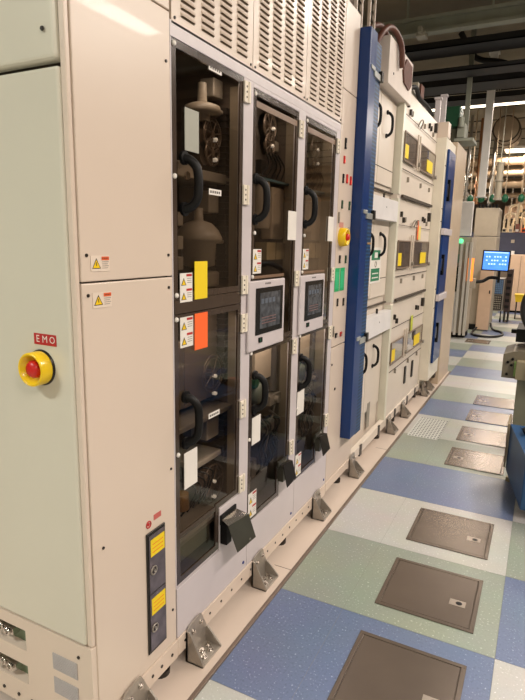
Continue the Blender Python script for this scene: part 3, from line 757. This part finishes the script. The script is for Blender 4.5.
q.build('green_notice', [white, mat('sign_green', (40, 120, 84), .5), ingrey], u5)
q = MB()
for i in range(4): q.box(-.054, -.051, 3.55+i*.07, 3.59+i*.07, 1.16, 1.19)
q.build('small_labels', [ingrey], u5)
q = MB(); q.box(-.04, .0, 3.43, 5.65, .075, .14)
for y in (3.62, 4.1, 4.62, 5.1, 5.45): q.box(-.01, .004, y, y+.05, .06, .14, 1)
for y in (4.95, 5.25): q.box(-.01, .0015, y, y+.05, .30, .46, 1)
q.build('base_rail', [pinkp, darkm], u5, .002)
q = MB(); q.box(-.055, -.053, 3.95, 4.02, .16, .36); q.build('base_slot', [ingrey], u5)
# top housings
q = MB(); q.box(-.5, .015, 3.74, 4.40, 2.575, 2.86); h = q.build('top_housing', [mat('ledge_white2', (224, 212, 202), .4)], u5, .004)
q = MB(); q.prism([(4.08, 2.74), (4.16, 2.83), (4.33, 2.82), (4.34, 2.70), (4.27, 2.65), (4.12, 2.67)], 'x', .0, .027); q.build('fan_grille', [copper], h)
q = MB(); q.cyl((.0, 3.86, 2.66), (.018, 3.86, 2.66), .008, n=10); q.build('screw', [darkm], h)
q = MB(); q.box(-.4, -.03, 4.50, 4.75, 2.69, 2.78).box(-.35, -.04, 4.85, 5.05, 2.69, 2.86); q.build('top_box', [mat('topbox', (182, 174, 158), .4)], u5, .004)
q = MB(); q.box(-.035, -.02, 4.88, 5.00, 2.70, 2.85); q.build('radiator', [copper], u5)

# ------------------------------------------------------------------ unit 6: end load unit
u6 = thing('end_load_unit', 'cream end unit of the machine row with three narrow blue doors', 'machine', (-.3, 6.3, 0))
b = MB(); b.box(-1.0, .085, 5.66, 6.22, .18, 2.56).box(-1.0, .0, 5.66, 6.22, .08, .18); b.build('body', [mat('unit_pale', (222, 214, 196), .35)], u6, .004)
b = MB(); b.box(-1.0, .09, 6.30, 7.02, .005, 2.62); b.box(-1, .06, 6.22, 6.30, .09, 2.5, 1); b.build('end_panel', [mat('end_panel_paint', (196, 176, 152), .4), gap], u6, .004)
for z0, z1 in ((1.70, 2.46), (1.07, 1.66), (.36, 1.0)):
    q = MB(); q.box(.088, .11, 5.72, 6.12, z0, z1); d = q.build('blue_door', [blue], u6, .004)
    q = MB()
    q.box(.11, .13, 5.74, 5.78, (z0+z1)/2+.06, (z0+z1)/2+.10).box(.11, .13, 5.74, 5.78, (z0+z1)/2-.10, (z0+z1)/2-.06).box(.12, .135, 5.74, 5.78, (z0+z1)/2-.1, (z0+z1)/2+.1)
    q.build('handle', [dark], d)
for z in (1.0, 1.655):
    q = MB(); q.box(.09, .125, 5.70, 6.18, z+.002, z+.065 if z > 1.2 else z+.066); q.build('divider_ledge', [lav], u6, .003)
q = MB()
for z in (1.90, 1.78, 1.12, .93, 2.3): q.box(.085, .088, 5.665, 5.71, z, z+.008)
q.build('thin_seam', [gap], u6)
q = MB(); q.box(-.2, .09, 5.665, 5.80, 2.56, 2.70); q.build('top_cap', [cream], u6, .004)

# ------------------------------------------------------------------ anchor brackets
def bracket_proto():
    r = thing('anchor_bracket', 'x', 'bracket', (0, 0, 0), 'steel anchor brackets along the base rail')
    w, d, h = .13, .078, .15; t = .007
    q = MB()
    q.prism([(0, .0045), (w, .0045), (w, .075), (w*.72, h), (w*.5, h+.004), (w*.12, h-.004), (0, h-.02)], 'x', .0045, .0045+t)
    q.build('back_plate', [steel], r, .001)
    q = MB(); q.box(.0045, d, 0, w, .0042, .0042+t); q.build('foot_plate', [steel], r, .001)
    for yy in (0, w-t):
        q = MB()
        hh = h-.02 if yy == 0 else .075
        q.prism([(.0045, .0045), (d, .0045), (d, .016), (.02, hh), (.0045, hh)], 'y', yy, yy+t); q.build('gusset', [steel], r, .001)
    for y, z in ((.035, .112), (.085, .122)):
        q = MB(); q.cyl((.0115, y, z), (.018, y, z), .009, n=6).cyl((.018, y, z), (.022, y, z), .005, n=8); q.build('bolt', [chrome], r)
    for x, y in ((.03, .03), (.055, .045), (.032, .068), (.055, .088), (.034, .105)):
        q = MB(); q.cyl((x, y, .011), (x, y, .014), .012, n=14).cyl((x, y, .014), (x, y, .022), .008, n=6); q.build('floor_bolt', [chrome], r)
    return r
bp = bracket_proto()
spots = [(1.12, 'under the end cabinet, cut by the bottom edge'), (1.474, 'nearest complete one, left of the blue tile'),
         (1.99, 'second complete one, left of the green tile'), (2.715, 'below the third smoked door bay'),
         (3.37, 'below the tall blue column'), (4.36, 'below the first pair of dark windows'), (4.86, 'between the window pairs, beside the perforated tile'),
         (5.70, 'below the narrow blue end doors'), (5.98, 'at the far end of the machine row')]
for i, (y, t) in enumerate(spots):
    lab = 'steel anchor bracket bolted to the floor, '+t
    if i == 0: bp.location = (0, y, 0); bp['label'] = lab
    else: dup(bp, (0 if y < 5.6 else .012, y, 0), lab)
def foot_proto():
    r = thing('leveling_foot', 'x', 'machine foot', (0, 0, 0), 'dark leveling feet under the machine row')
    q = MB(); q.cyl((-.05, 0, .0), (-.05, 0, .02), .035, n=16); q.build('pad', [darkm], r)
    q = MB(); q.cyl((-.05, 0, .018), (-.05, 0, .0755), .012, n=12); q.build('stem', [darkm], r)
    q = MB(); q.cyl((-.05, 0, .022), (-.05, 0, .036), .021, n=6); q.build('nut', [darkm], r)
    return r
fp = foot_proto()
for i, y in enumerate((1.39, 2.40, 3.26, 4.22, 4.72, 5.62)):
    lab = 'dark leveling foot under the machine row '+['left of the nearest complete bracket', 'below the second smoked bay', 'just before the bracket at the blue column', 'just before the bracket at the first windows', 'just before the bracket beside the perforated tile', 'below the far blue doors'][i]
    if i == 0: fp.location = (0, y, 0.004); fp['label'] = lab
    else: dup(fp, (0, y, 0.004), lab)

# ------------------------------------------------------------------ things on top of the row
def ladder(x, y, z0, z1, ang, label):
    r = thing('cable_ladder', label, 'cable ladder', (x, y, z0), 'upright cable ladders behind the blue column')
    for s_ in (0, .1):
        q = MB(); q.box(x+s_*math.cos(ang)-.008, x+s_*math.cos(ang)+.008, y+s_*math.sin(ang)-.008, y+s_*math.sin(ang)+.008, z0, z1); q.build('rail', [cream], r)
    q = MB(); z = z0+.03
    while z < z1: q.box(x, x+.1*math.cos(ang), y-.004, y+.1*math.sin(ang)+.004, z, z+.012); z += .055
    q.build('rungs', [cream], r)
ladder(-.07, 3.28, 2.72, 4.1, PI/2, 'cream cable ladder rising from the blue column, left one')
ladder(-.05, 3.47, 2.62, 4.1, PI/2, 'cream cable ladder rising beside the blue column, right one')
q = MB(); q.box(-.35, -.12, 3.2, 3.46, 2.72, 4.1); tag(q.build('cable_duct', [mat('brown_duct', (108, 92, 74), .6)]), 'brown vertical duct between the two cable ladders', 'duct')
def hose(pts, r, label, m=copper):
    q = MB(); q.tube(pts, r, 10, sub=6)
    return tag(q.build('corrugated_hose', [m]), label, 'hose', 'corrugated hoses on top of the machine row')
hose([(-.08, 3.60, 2.645), (-.03, 3.64, 2.82), (.0, 3.78, 2.915), (.035, 3.92, 2.86), (.042, 3.97, 2.72)], .02, 'dark brown hose arching over the top housing, front loop')
hose([(-.15, 3.60, 2.645), (-.12, 3.66, 2.86), (-.08, 3.82, 2.95), (-.05, 4.02, 2.885)], .018, 'dark brown hose arching over the top housing, rear loop')
hose([(-.03, 4.46, 2.715), (.0, 4.6, 2.75), (-.012, 4.8, 2.72), (-.01, 5.1, 2.725), (-.02, 5.4, 2.715)], .018, 'dark hose lying along the top edge of the load modules', dark)
q = MB()
for k in range(6): q.tube([(-.1+.01*k, 5.10+.05*k, 2.70), (-.08, 5.12+.05*k, 2.80-.01*k), (-.05, 5.20+.05*k, 2.71)], .012, 8)
tag(q.build('cable_coil', [mat('silver_cable', (150, 146, 140), .35, .6)]), 'silver cable loops on top of the load modules', 'cables')
def post(x, y, z0, z1, w, label, m=postm, name='support_post', foot=True):
    r = thing(name, label, 'post', (x, y, z0))
    q = MB(); q.box(x-w/2, x+w/2, y-w/2, y+w/2, z0, z1); q.build('shaft', [m], r, .002)
    q = MB(); q.box(x-w*.7, x+w*.7, y-w*.7, y+w*.7, z1-.02, z1); q.build('top_plate', [m], r)
    q = MB(); q.box(x-w*.7, x+w*.7, y-w*.7, y+w*.7, z0, z0+.012); q.build('foot_plate', [m], r)
post(-.10, 6.08, 2.562, 3.02, .05, 'short white post on the end load unit, left of the pair', lav)
post(-.10, 6.4, 2.622, 3.12, .05, 'short white post on the end load unit, right of the pair', lav)

r = thing('valve_unit', 'dark green valve unit above the end of the machine row', 'valve', (-.05, 6.9, 2.62))
q = MB(); q.box(-.16, .02, 6.75, 7.0, 2.86, 3.08); q.build('green_body', [greend], r, .01)
q = MB(); q.cyl((-.05, 6.88, 2.62), (-.05, 6.88, 2.86), .03, n=14); q.build('stem', [galv], r)
q = MB(); q.box(.0, .08, 6.75, 6.95, 2.74, 2.90); q.cyl((.04, 6.74, 2.85), (.04, 6.74, 2.95), .03, n=12); q.build('grey_body', [galv], r, .006)
q = MB(); q.box(-.02, .18, 6.72, 7.1, 2.70, 2.73); q.build('bracket_arm', [galv], r)

# ------------------------------------------------------------------ overhead
def girder(y, z0, z1, label, m=galv):
    r = thing('overhead_girder', label, 'girder', (0, y, z0))
    q = MB(); q.box(-6, 6, y, y+.12, z0, z0+.03).box(-6, 6, y, y+.12, z1-.03, z1).box(-6, 6, y+.05, y+.07, z0+.03, z1-.03); q.build('i_beam', [m], r)
    for x in (-.55, .3, 1.6):
        q = MB(); q.box(x-.012, x+.012, y+.04, y+.064, z1, 4.19); q.build('hanger', [m], r)
girder(6.35, 3.745, 3.905, 'grey-green steel girder crossing the aisle overhead')
q = MB(); q.box(-.43, -.33, 6.30, 6.44, 3.70, 3.745); q.box(-.40, -.36, 6.25, 6.33, 3.72, 3.78); tag(q.build('beam_clamp', [postm], bevel=.004), 'pale clamp fixed under the grey-green girder', 'clamp')
def tray(y, z, d, h, label, m=trayd):
    r = thing('cable_tray', label, 'cable tray', (0, y, z), 'black cable trays crossing overhead')
    q = MB(); q.box(-6, 6, y, y+d, z, z+.012).box(-6, 6, y, y+.012, z, z+h).box(-6, 6, y+d-.012, y+d, z, z+h); q.build('channel', [m], r)
    q = MB()
    for k in range(5): q.tube([(-6, y+.03+k*d/6, z+.03), (-2, y+.05+k*d/6, z+.04), (2, y+.03+k*d/6, z+.03), (6, y+.04+k*d/6, z+.035)], .014, 6)
    q.build('cables', [rubber], r)
tray(6.75, 3.70, .35, .07, 'black cable tray just behind the girder')
tray(7.15, 3.55, .30, .05, 'lower thin black cable tray behind the girder')
tray(7.9, 3.60, .45, .10, 'second black cable tray across the aisle')
tray(8.9, 3.64, .4, .07, 'third cable tray just before the bright light band')
q = MB(); q.tube([(1.6, 7.6, 3.45), (1.0, 7.62, 3.52), (.6, 7.64, 3.62), (.3, 7.66, 3.74), (0, 7.7, 3.84), (-.2, 7.72, 4.15)], .035, 10); tag(q.build('overhead_cable', [rubber]), 'thick black cable curving beneath the overhead trays', 'cable')
# hangers
post(-.015, 7.5, 2.78, 4.18, .055, 'pale green strut hanging above the end of the row', galv, 'hanging_strut')
post(.10, 8.8, 2.25, 4.2, .10, 'white square post hanging in front of the far cabinets', farwhite, 'hanging_post')
# ceiling light fixtures
def fixture(x, y, z, lx, ly, label, power, color=(1, .87, .74), visible=True, up=False):
    r = thing('ceiling_light', label, 'ceiling light', (x, y, z), 'linear ceiling lights')
    q = MB(); q.box(x-lx/2-.03, x+lx/2+.03, y-ly/2-.03, y+ly/2+.03, z+.01, z+.06); q.build('housing', [farwhite], r, .004)
    q = MB(); q.box(x-lx/2, x+lx/2, y-ly/2, y+ly/2, z, z+.0095); q.build('diffuser', [lampw], r)
    for yy in (y-ly*.4, y+ly*.4):
        q = MB(); q.cyl((x, yy, z+.06), (x, yy, 4.19), .006, n=6); q.build('hanger', [postm], r)
    if power:
        ld = bpy.data.lights.new('ceiling_lamp', 'AREA'); ld.shape = 'RECTANGLE'; ld.size = lx; ld.size_y = ly; ld.energy = power; ld.color = color
        o = bpy.data.objects.new('ceiling_lamp', ld); C.objects.link(o); o.location = (x, y, z-.02)
fixture(1.25, 5.2, 3.75, .25, 1.0, 'short fill light added out of view over the aisle', 40, (1, .92, .84))  # unseen extra light, added to brighten the far cabinet faces
for i, (x, y) in enumerate(((3.0, -1.2), (3.0, 1.6), (3.0, 4.4), (2.3, 7.2), (2.1, 10.2))):
    fixture(x, y, 3.75, .25, 1.6, 'long ceiling light over the aisle, '+['behind the camera', 'abreast of the end cabinet', 'abreast of the load modules', 'before the girder', 'beyond the row end'][i], 130 if i < 3 else 90, (1, .90, .81))
fixture(.1, 9.9, 3.78, 2.6, .4, 'bright warm ceiling light band behind the cable trays', 60)
fixture(.25, 13.6, 3.6, .5, .5, 'small square ceiling light over the far aisle', 90)
fixture(-2.4, 13.2, 3.05, 3.5, .1, 'low warm tube light behind the machine end', 120)
fixture(-1.0, 17, 3.2, 2.2, .2, 'far low tube light among the pipes', 250)
fixture(1.6, 17, 3.2, 2.2, .2, 'farthest tube light at the right among the pipes', 250)
fixture(-1.6, -1.6, 3.75, 1.6, .3, 'cool ceiling light behind the camera facing the end cabinet', 135, (.97, 1, .94))

# round exhaust duct and pipes
r = thing('exhaust_duct', 'large round brown exhaust duct end hanging under the far ceiling', 'duct', (.1, 12, 3.75))
q = MB(); q.cyl((.10, 11.9, 3.76), (.10, 12.8, 3.76), .23, n=32); q.build('barrel', [mat('duct_metal', (172, 152, 128), .5, .1)], r)
for y in (11.9, 12.3): 
    q = MB(); q.torus((.10, y, 3.76), 'y', .232, .015, 32, 6); q.build('band', [mat('duct_band', (84, 72, 60), .5, .4)], r)
def pipe(pts, rad, label, m=pipem, sub=1, fl=()):
    r = thing('process_pipe', label, 'pipe', pts[0])
    q = MB(); q.tube(pts, rad, 12, sub=sub); q.build('run', [m], r)
    for p, q2 in fl:
        q = MB(); q.cyl(p, q2, rad*1.5, n=16); q.build('flange', [m], r)
for i, (y, z, rad) in enumerate(((14.0, 3.45, .09), (14.1, 3.2, .07), (14.35, 3.0, .11), (15.0, 2.78, .06), (15.4, 3.42, .12))):
    pipe([(-6, y, z), (6, y, z)], rad, 'horizontal brown pipe across the far aisle, height order %s' % ['second highest', 'middle', 'thick lower', 'lowest thin', 'thick rear'][i], mat('brown_pipe', (170, 146, 118), .4, .5), 1,
         [((x, y, z), (x+.05, y, z)) for x in (-1.3, -.5, .35, .9)])
r = thing('silencer_pipe', 'short fat grey vertical pipe right of the hanging post', 'pipe', (.14, 11, 2.38))
q = MB(); q.cyl((.14, 11, 2.40), (.14, 11, 3.02), .06, n=20); q.build('run', [mat('silver_pipe', (150, 142, 126), .5, .3)], r)
for z in (2.38, 2.70, 3.0):
    q = MB(); q.cyl((.14, 11, z), (.14, 11, z+.03), .072, n=20); q.build('flange', [ingrey], r)
q = MB(); q.cyl((.14, 11, 3.03), (.14, 11, 4.2), .008, n=8); q.build('hanger', [postm], r)
for i, (x, y) in enumerate(((-.75, 12.2), (-.62, 12.6), (-.45, 13), (-.33, 12.2), (-.22, 13.5))):
    pipe([(x, y, 2.45), (x, y, 4.2)], .022+.01*(i % 3), 'slim vertical pipe among the far pipework, %s' % ['leftmost', 'second from left', 'third from left', 'fourth from left', 'rightmost'][i],
         [mat('pipe_tan', (196, 168, 130), .35, .5), mat('pipe_grey', (160, 156, 148), .3, .7), mat('pipe_copper', (168, 120, 84), .35, .6)][i % 3], 1,
         [((x, y, z), (x, y, z+.06)) for z in (2.5+.1*(i % 2), 2.8, 3.1)])
# bright pipework standing on the navy cabinet
palep = mat('pale_pipe', (240, 222, 192), .45)
words = ['first from left', 'second from left', 'third from left', 'fourth from left', 'third from right', 'second from right', 'last at right']
for i in range(7):
    x = -.02+.10*i; y = 15.6+.07*(i % 3); h = (.34, .55, .25, .62, .40, .58, .30)[i]
    pts = [(x, y, 1.921), (x, y, 1.921+h), (x+.03, y, 1.921+h+.09), (x+.12, y+.02, 1.921+h+.13), (x+.24, y+.03, 1.921+h+.10), (x+.26, y+.03, 1.921+h-.05)]
    pipe(pts, .024+.01*(i % 2), 'bent pale pipe standing on the navy cabinet, '+words[i], palep, 4, [((x, y, 1.93), (x, y, 1.96)), ((x, y, 1.921+h*.7), (x, y, 1.921+h*.7+.05))])
for i in range(5):
    x = .0+.15*i
    r = thing('junction_box', 'small box among the pale pipes on the navy cabinet, '+['leftmost', 'second from left', 'middle', 'second from right', 'rightmost'][i], 'box', (x, 15.53, 1.93))
    q = MB(); q.box(x-.045, x+.045, 15.505, 15.57, 1.921, 2.03+.05*(i % 3)); q.build('body', [[orn, palep, mat('box_red_brown', (140, 84, 70), .5)][i % 3] if i else palep], r, .004)
    q = MB(); q.box(x-.035, x+.035, 15.5, 15.505, 1.94, 2.0); q.build('cover', [[darkm, ingrey, white][i % 3]], r)
for i, (x, z) in enumerate(((.05, 2.45), (.3, 2.7), (.55, 2.5))):
    r = thing('wall_panel_box', 'dim beige electrical box behind the pipes, '+['left', 'middle', 'right'][i], 'box', (x, 16.3, z))
    q = MB(); q.box(x-.14, x+.14, 16.3, 16.5, z-.15, z+.18); q.build('body', [farcab2], r, .006)
    q = MB(); q.box(x-.01, x+.01, 16.35, 16.45, z+.18, 4.2); q.build('hanger', [postm], r)
for i in range(5):
    x = (-.40, -.2, .0, .22, .5)[i]
    r = thing('pipe_valve', 'green round valve bonnet in the far pipework, '+['leftmost', 'second from left', 'middle', 'second from right', 'rightmost'][i], 'valve', (x, 11.6, 2.35), 'green valves in the far pipework')
    q = MB(); q.lathe([(.02, 0), (.05, .02), (.06, .05), (.062, .09), (.04, .13), (.012, .15)], (x, 11.6, 2.38), 'z', 20); q.build('bonnet', [greenm], r)
    q = MB(); q.cyl((x, 11.6, 2.53), (x, 11.6, 4.2), .012, n=12); q.build('stem', [pipem], r)

# ------------------------------------------------------------------ far cabinets
r = thing('far_cabinet', 'pale cabinet with green status light beyond the row end', 'cabinet', (-.2, 10, 0))
q = MB(); q.box(-.60, -.09, 9.85, 10.5, .08, 1.70); q.build('body', [farcab], r, .004)
q = MB(); q.box(-.60, -.11, 9.78, 9.84, 1.72, 2.27); q.build('upper_box', [farwhite], r, .006)
q = MB(); q.box(-.52, -.27, 9.83, 9.85, .10, .78); q.build('lower_door', [farwhite], r, .003)
q = MB(); q.box(-.40, -.25, 9.82, 9.85, .80, 1.22); q.build('dark_window', [mat('deep_green_glass', (14, 44, 30), .15)], r)
q = MB(); q.box(-.40, -.22, 9.82, 9.85, 1.28, 1.42); q.build('display', [mat('green_display', (120, 150, 130), .3)], r)
for x in (-.235, -.15, -.085):
    q = MB(); q.box(x-.02, x+.02, 9.76, 9.82, .06, 1.62); q.build('frame_post', [mat('alu', (206, 200, 188), .6, 0)], r)
q = MB(); q.lathe([(.04, 0), (.04, .06), (.01, .075)], (-.26, 9.78, 1.60), 'z', 16); q.build('status_light', [lampg], r)
q = MB(); q.box(-.12, -.03, 9.84, 9.87, .98, 1.36); q.build('orange_lamp', [lampo], r)
q = MB(); q.box(-.5, -.08, 9.9, 10.3, 0, .08); q.build('plinth', [dark], r)

r = thing('tall_far_cabinet', 'tall beige cabinet behind the far monitor arm', 'cabinet', (0, 11.3, 0))
q = MB(); q.box(-.22, .18, 11.1, 11.9, 1.745, 2.25); q.build('upper_section', [farcab], r, .006)
q = MB(); q.box(-.22, .185, 11.1, 11.9, .05, 1.735); q.build('lower_section', [farcab], r, .006)
q = MB(); q.box(-.02, .20, 10.95, 11.1, .02, 1.16); q.build('pink_side_panel', [farcab2], r, .004)
q = MB(); q.cyl((.17, 10.94, .75), (.17, 10.95, .75), .012, n=10).box(.16, .18, 10.935, 10.95, .70, .76); q.build('latch', [dark], r)
q = MB()
for k in range(6): q.cyl((-.18+.06*k, 11.3, 2.25), (-.18+.06*k, 11.3, 2.33), .018, n=10)
q.build('cable_glands', [dark], r)
q = MB(); q.box(-.20, -.02, 11.0, 11.1, 0, .10); q.build('plinth', [dark], r)

r = thing('monitor', 'lit blue monitor tilted on an arm in front of the beige cabinet', 'monitor', (.29, 10, 1.3))
def quadbox(mb, c, w, h, t, ry, m=0, off=0):
    ca, sa = math.cos(ry), math.sin(ry)
    vs = []
    for a in (-1, 1):
        for d_ in (0, 1):
            for e_ in (-1, 1):
                X, Z = a*w/2, e_*h/2
                vs.append((c[0]+X*ca-Z*sa, c[1]+off+d_*t, c[2]+X*sa+Z*ca))
    mb.add(vs, [(0,1,3,2),(4,6,7,5),(0,4,5,1),(2,3,7,6),(0,2,6,4),(1,5,7,3)], m)
q = MB(); quadbox(q, (.293, 10, 1.325), .43, .34, .03, -.02); q.build('housing', [dark], r, .004)
q = MB(); quadbox(q, (.293, 10, 1.325), .39, .30, .002, -.02, 0, -.003)
for i in range(8):
    for j in range(3):
        if (i*3+j) % 4: quadbox(q, (.15+.042*i, 10, 1.27+.06*j), .025, .022, .001, -.02, 1, -.0045)
quadbox(q, (.293, 10, 1.46), .37, .012, .001, -.02, 1, -.0045)
q.build('display', [mat('lit_blue', (70, 130, 225), .3, noise=.15, nscale=12, emit=1.6), mat('lit_cyan', (190, 222, 250), .3, emit=1.6)], r)
q = MB(); q.box(.34, .38, 10.03, 10.06, .96, 1.2); q.build('stem', [dark], r)
q = MB(); q.tube([(-.02, 9.93, .96), (.12, 10.0, .98), (.22, 10.04, 1.04), (.36, 10.04, 1.04)], .028, 10); q.build('arm', [dark], r)
q = MB(); q.box(-.08, .02, 9.86, 9.98, .86, 1.02); q.build('mount_box', [farcab], r, .006)

r = thing('keypad_cart', 'grey cart with blue keypad panel under the far monitor', 'cart', (.22, 12.3, 0))
q = MB(); q.box(.10, .33, 12.3, 12.7, .25, .92); q.build('frame', [mat('cart_grey', (136, 128, 118), .5)], r, .004)
q = MB(); q.box(.13, .31, 12.28, 12.3, .60, .90)
for i in range(5):
    for j in range(7): q.box(.138+.034*i, .162+.034*i, 12.272, 12.28, .615+.04*j, .64+.04*j, 1)
q.build('keypad', [mat('kp_blue', (46, 66, 96), .4), mat('kp_light', (96, 124, 156), .4)], r)
q = MB(); q.box(.12, .31, 12.28, 12.3, .28, .57)
for i in range(5):
    for j in range(6): q.box(.130+.034*i, .154+.034*i, 12.272, 12.28, .30+.045*j, .325+.045*j, 1)
q.build('grille', [dark, ingrey], r)
for x in (.13, .30):
    q = MB(); q.cyl((x-.015, 12.5, .04), (x+.015, 12.5, .04), .04, n=14).box(x-.01, x+.01, 12.48, 12.52, .06, .25); q.build('caster', [dark], r)
r = thing('dark_rack', 'dark red-brown narrow rack right of the keypad cart', 'rack', (.39, 12.6, 0))
q = MB(); q.box(.345, .45, 12.5, 13.0, .22, 1.10)
q.build('body', [mat('rack_dark', (58, 40, 36), .5)], r, .004)
q = MB()
for j in range(6): q.box(.36, .44, 12.49, 12.5, .3+.13*j, .36+.13*j)
q.build('slots', [dark], r)
q = MB(); q.box(.35, .38, 12.55, 12.9, 0, .22).box(.42, .45, 12.55, 12.9, 0, .22); q.build('legs', [darkm], r)

r = thing('back_cabinet', 'beige cabinet at the far right below the navy panel', 'cabinet', (.5, 14.8, 0))
q = MB(); q.box(.28, .72, 14.5, 15.2, .05, 1.38); q.build('body', [farcab2], r, .006)
q = MB(); q.box(.50, .505, 14.49, 14.5, .08, 1.35); q.build('door_seam', [gap], r)
q = MB(); q.box(.3, .7, 14.6, 15.1, 0, .05); q.build('plinth', [dark], r)
r = thing('navy_cabinet', 'wide navy blue cabinet wall across the far aisle', 'cabinet', (0, 15.6, 0))
q = MB(); q.box(-1.2, 2.5, 15.5, 16.2, 1.32, 1.92); q.build('upper_panel', [navy], r, .006)
q = MB(); q.box(-1.2, 2.5, 15.55, 16.2, .0, 1.31); q.build('lower_body', [mat('far_dark_beige', (120, 106, 92), .6)], r)
q = MB(); q.box(.19, .27, 15.48, 15.5, 1.66, 1.74); q.build('switch_box', [farcab], r)
q = MB(); q.box(.0, .3, 15.38, 15.5, 1.36, 1.46); q.build('paper_tray', [farwhite], r, .004)
r = thing('yellow_bin', 'small yellow bin at the far right edge of the aisle', 'bin', (.62, 13.5, 0))
q = MB(); q.prism([(.53, .38), (.72, .38), (.75, .52), (.51, .52)], 'y', 13.2, 13.5); q.build('tub', [yg], r, .006)
q = MB(); q.box(.5, .76, 13.18, 13.52, .52, .545); q.build('lid', [yg], r, .004)
q = MB(); q.box(.54, .56, 13.22, 13.48, 0, .38).box(.69, .71, 13.22, 13.48, 0, .38); q.build('stand', [darkm], r)

q = MB(); q.tube([(.02, 10.75, .08), (-.02, 10.4, .02), (.12, 10.15, .02), (.36, 10.2, .02), (.48, 10.5, .02), (.44, 10.85, .02), (.28, 11.05, .03), (.22, 11.2, .12)], .02, 10)
tag(q.build('floor_hose', [rubber]), 'black hose looping over the floor beside the far cabinets', 'hose')

# ------------------------------------------------------------------ right edge equipment
r = thing('blue_cart', 'blue metal equipment base at the right picture edge', 'cart', (1.4, 3.7, 0))
q = MB(); q.prism([(1.06, 3.30), (.945, 3.90), (2.2, 3.90), (2.2, 3.30)], 'z', .065, .386); q.build('body', [bluegrey], r, .006)
q = MB(); q.prism([(1.01, 3.86), (2.15, 3.86), (2.15, 3.36), (1.11, 3.36)], 'z', .386, .392); q.build('top_sheet', [mat('cart_top', (26, 72, 118), .35)], r)
q = MB(); q.box(.93, .943, 3.86, 4.1, .09, .40); q.build('side_rail', [mat('rail_tan', (150, 136, 112), .4)], r, .002)
for x, y in ((.975, 3.86), (1.13, 3.36), (2.05, 3.4), (2.05, 3.8)):
    q = MB(); q.cyl((x, y, .0), (x, y, .03), .022, n=14).cyl((x, y, .03), (x, y, .07), .010, n=10); q.build('foot', [mat('foot_brass', (170, 158, 120), .35, .6)], r)
r = thing('lift_column', 'grey-green column with actuator head behind the blue base', 'machine', (1.1, 4.5, 0))
q = MB(); q.box(.945, 1.35, 4.32, 4.7, .0, .62); q.build('column', [mat('col_green', (128, 128, 108), .5)], r, .006)
q = MB(); q.prism([(.835, .60), (.835, .775), (.90, .80), (1.3, .85), (1.3, .60)], 'y', 4.35, 4.75); q.build('head', [mat('head_olive', (118, 110, 92), .45)], r, .004)
q = MB(); q.box(.93, 1.02, 4.27, 4.35, .61, .745); q.build('motor_block', [mat('motor_olive', (146, 136, 108), .4)], r, .004)
q = MB(); q.box(1.02, 1.3, 4.22, 4.35, .60, .75); q.build('motor_body', [dark], r, .006)
q = MB()
for x, z in ((.87, .72), (.895, .70), (.87, .63), (.9, .745)): q.cyl((x, 4.335, z), (x, 4.35, z), .010, n=10)
q.build('bolt_heads', [dark], r)
q = MB(); q.box(.915, .93, 4.33, 4.35, .62, .73); q.build('green_edge', [mat('edge_green', (150, 190, 110), .4)], r)
q = MB(); q.box(.90, 1.3, 4.5, 4.9, .85, .95).box(.86, .90, 4.6, 4.65, .90, .93); q.build('controller_box', [dark], r, .004)
r = thing('hand_tool', 'small dark and pink hand tool lying on the blue base', 'tool', (1.02, 3.75, .392))
q = MB(); q.tube([(1.03, 3.70, .41), (1.08, 3.72, .43), (1.16, 3.75, .42), (1.25, 3.8, .41)], .022, 10); q.build('grip', [dark], r)
q = MB(); q.box(1.05, 1.16, 3.74, 3.80, .3925, .46); q.build('body', [mat('tool_pink', (190, 130, 110), .5)], r, .008)
q = MB(); q.torus((1.17, 4.45, 1.12), 'y', .24, .022, 48, 10); q.torus((1.17, 4.49, 1.12), 'y', .235, .018, 48, 10)
q.cyl((1.17, 4.47, .90), (1.17, 4.47, .85), .025, n=10)
tag(q.build('hose_ring', [rubber]), 'thick black hose ring standing at the right picture edge', 'hose')

# ------------------------------------------------------------------ camera, world, extra light
cd = bpy.data.cameras.new('camera'); cam = bpy.data.objects.new('camera', cd); C.objects.link(cam); S.camera = cam
yaw, pit, roll = 0.469557, -0.194257, 0.0208118
f = Vector((-math.sin(yaw)*math.cos(pit), math.cos(yaw)*math.cos(pit), math.sin(pit)))
rt = Vector((math.cos(yaw), math.sin(yaw), 0)); up = rt.cross(f)
r2 = math.cos(roll)*rt+math.sin(roll)*up; u2_ = -math.sin(roll)*rt+math.cos(roll)*up
M3 = Matrix((r2, u2_, -f)).transposed()
cam.matrix_world = Matrix.Translation((1.045, 0, 1.55)) @ M3.to_4x4()
cd.sensor_fit = 'HORIZONTAL'; cd.sensor_width = 36; cd.lens = 548.077/525*36; cd.clip_start = .02

w = bpy.data.worlds.new('world'); S.world = w; w.use_nodes = True
w.node_tree.nodes['Background'].inputs[0].default_value = (.6, .58, .52, 1); w.node_tree.nodes['Background'].inputs[1].default_value = .2
S.view_settings.view_transform = 'Standard'; S.view_settings.look = 'None'; S.view_settings.exposure = -.13
S.cycles.max_bounces = 8; S.cycles.transparent_max_bounces = 16
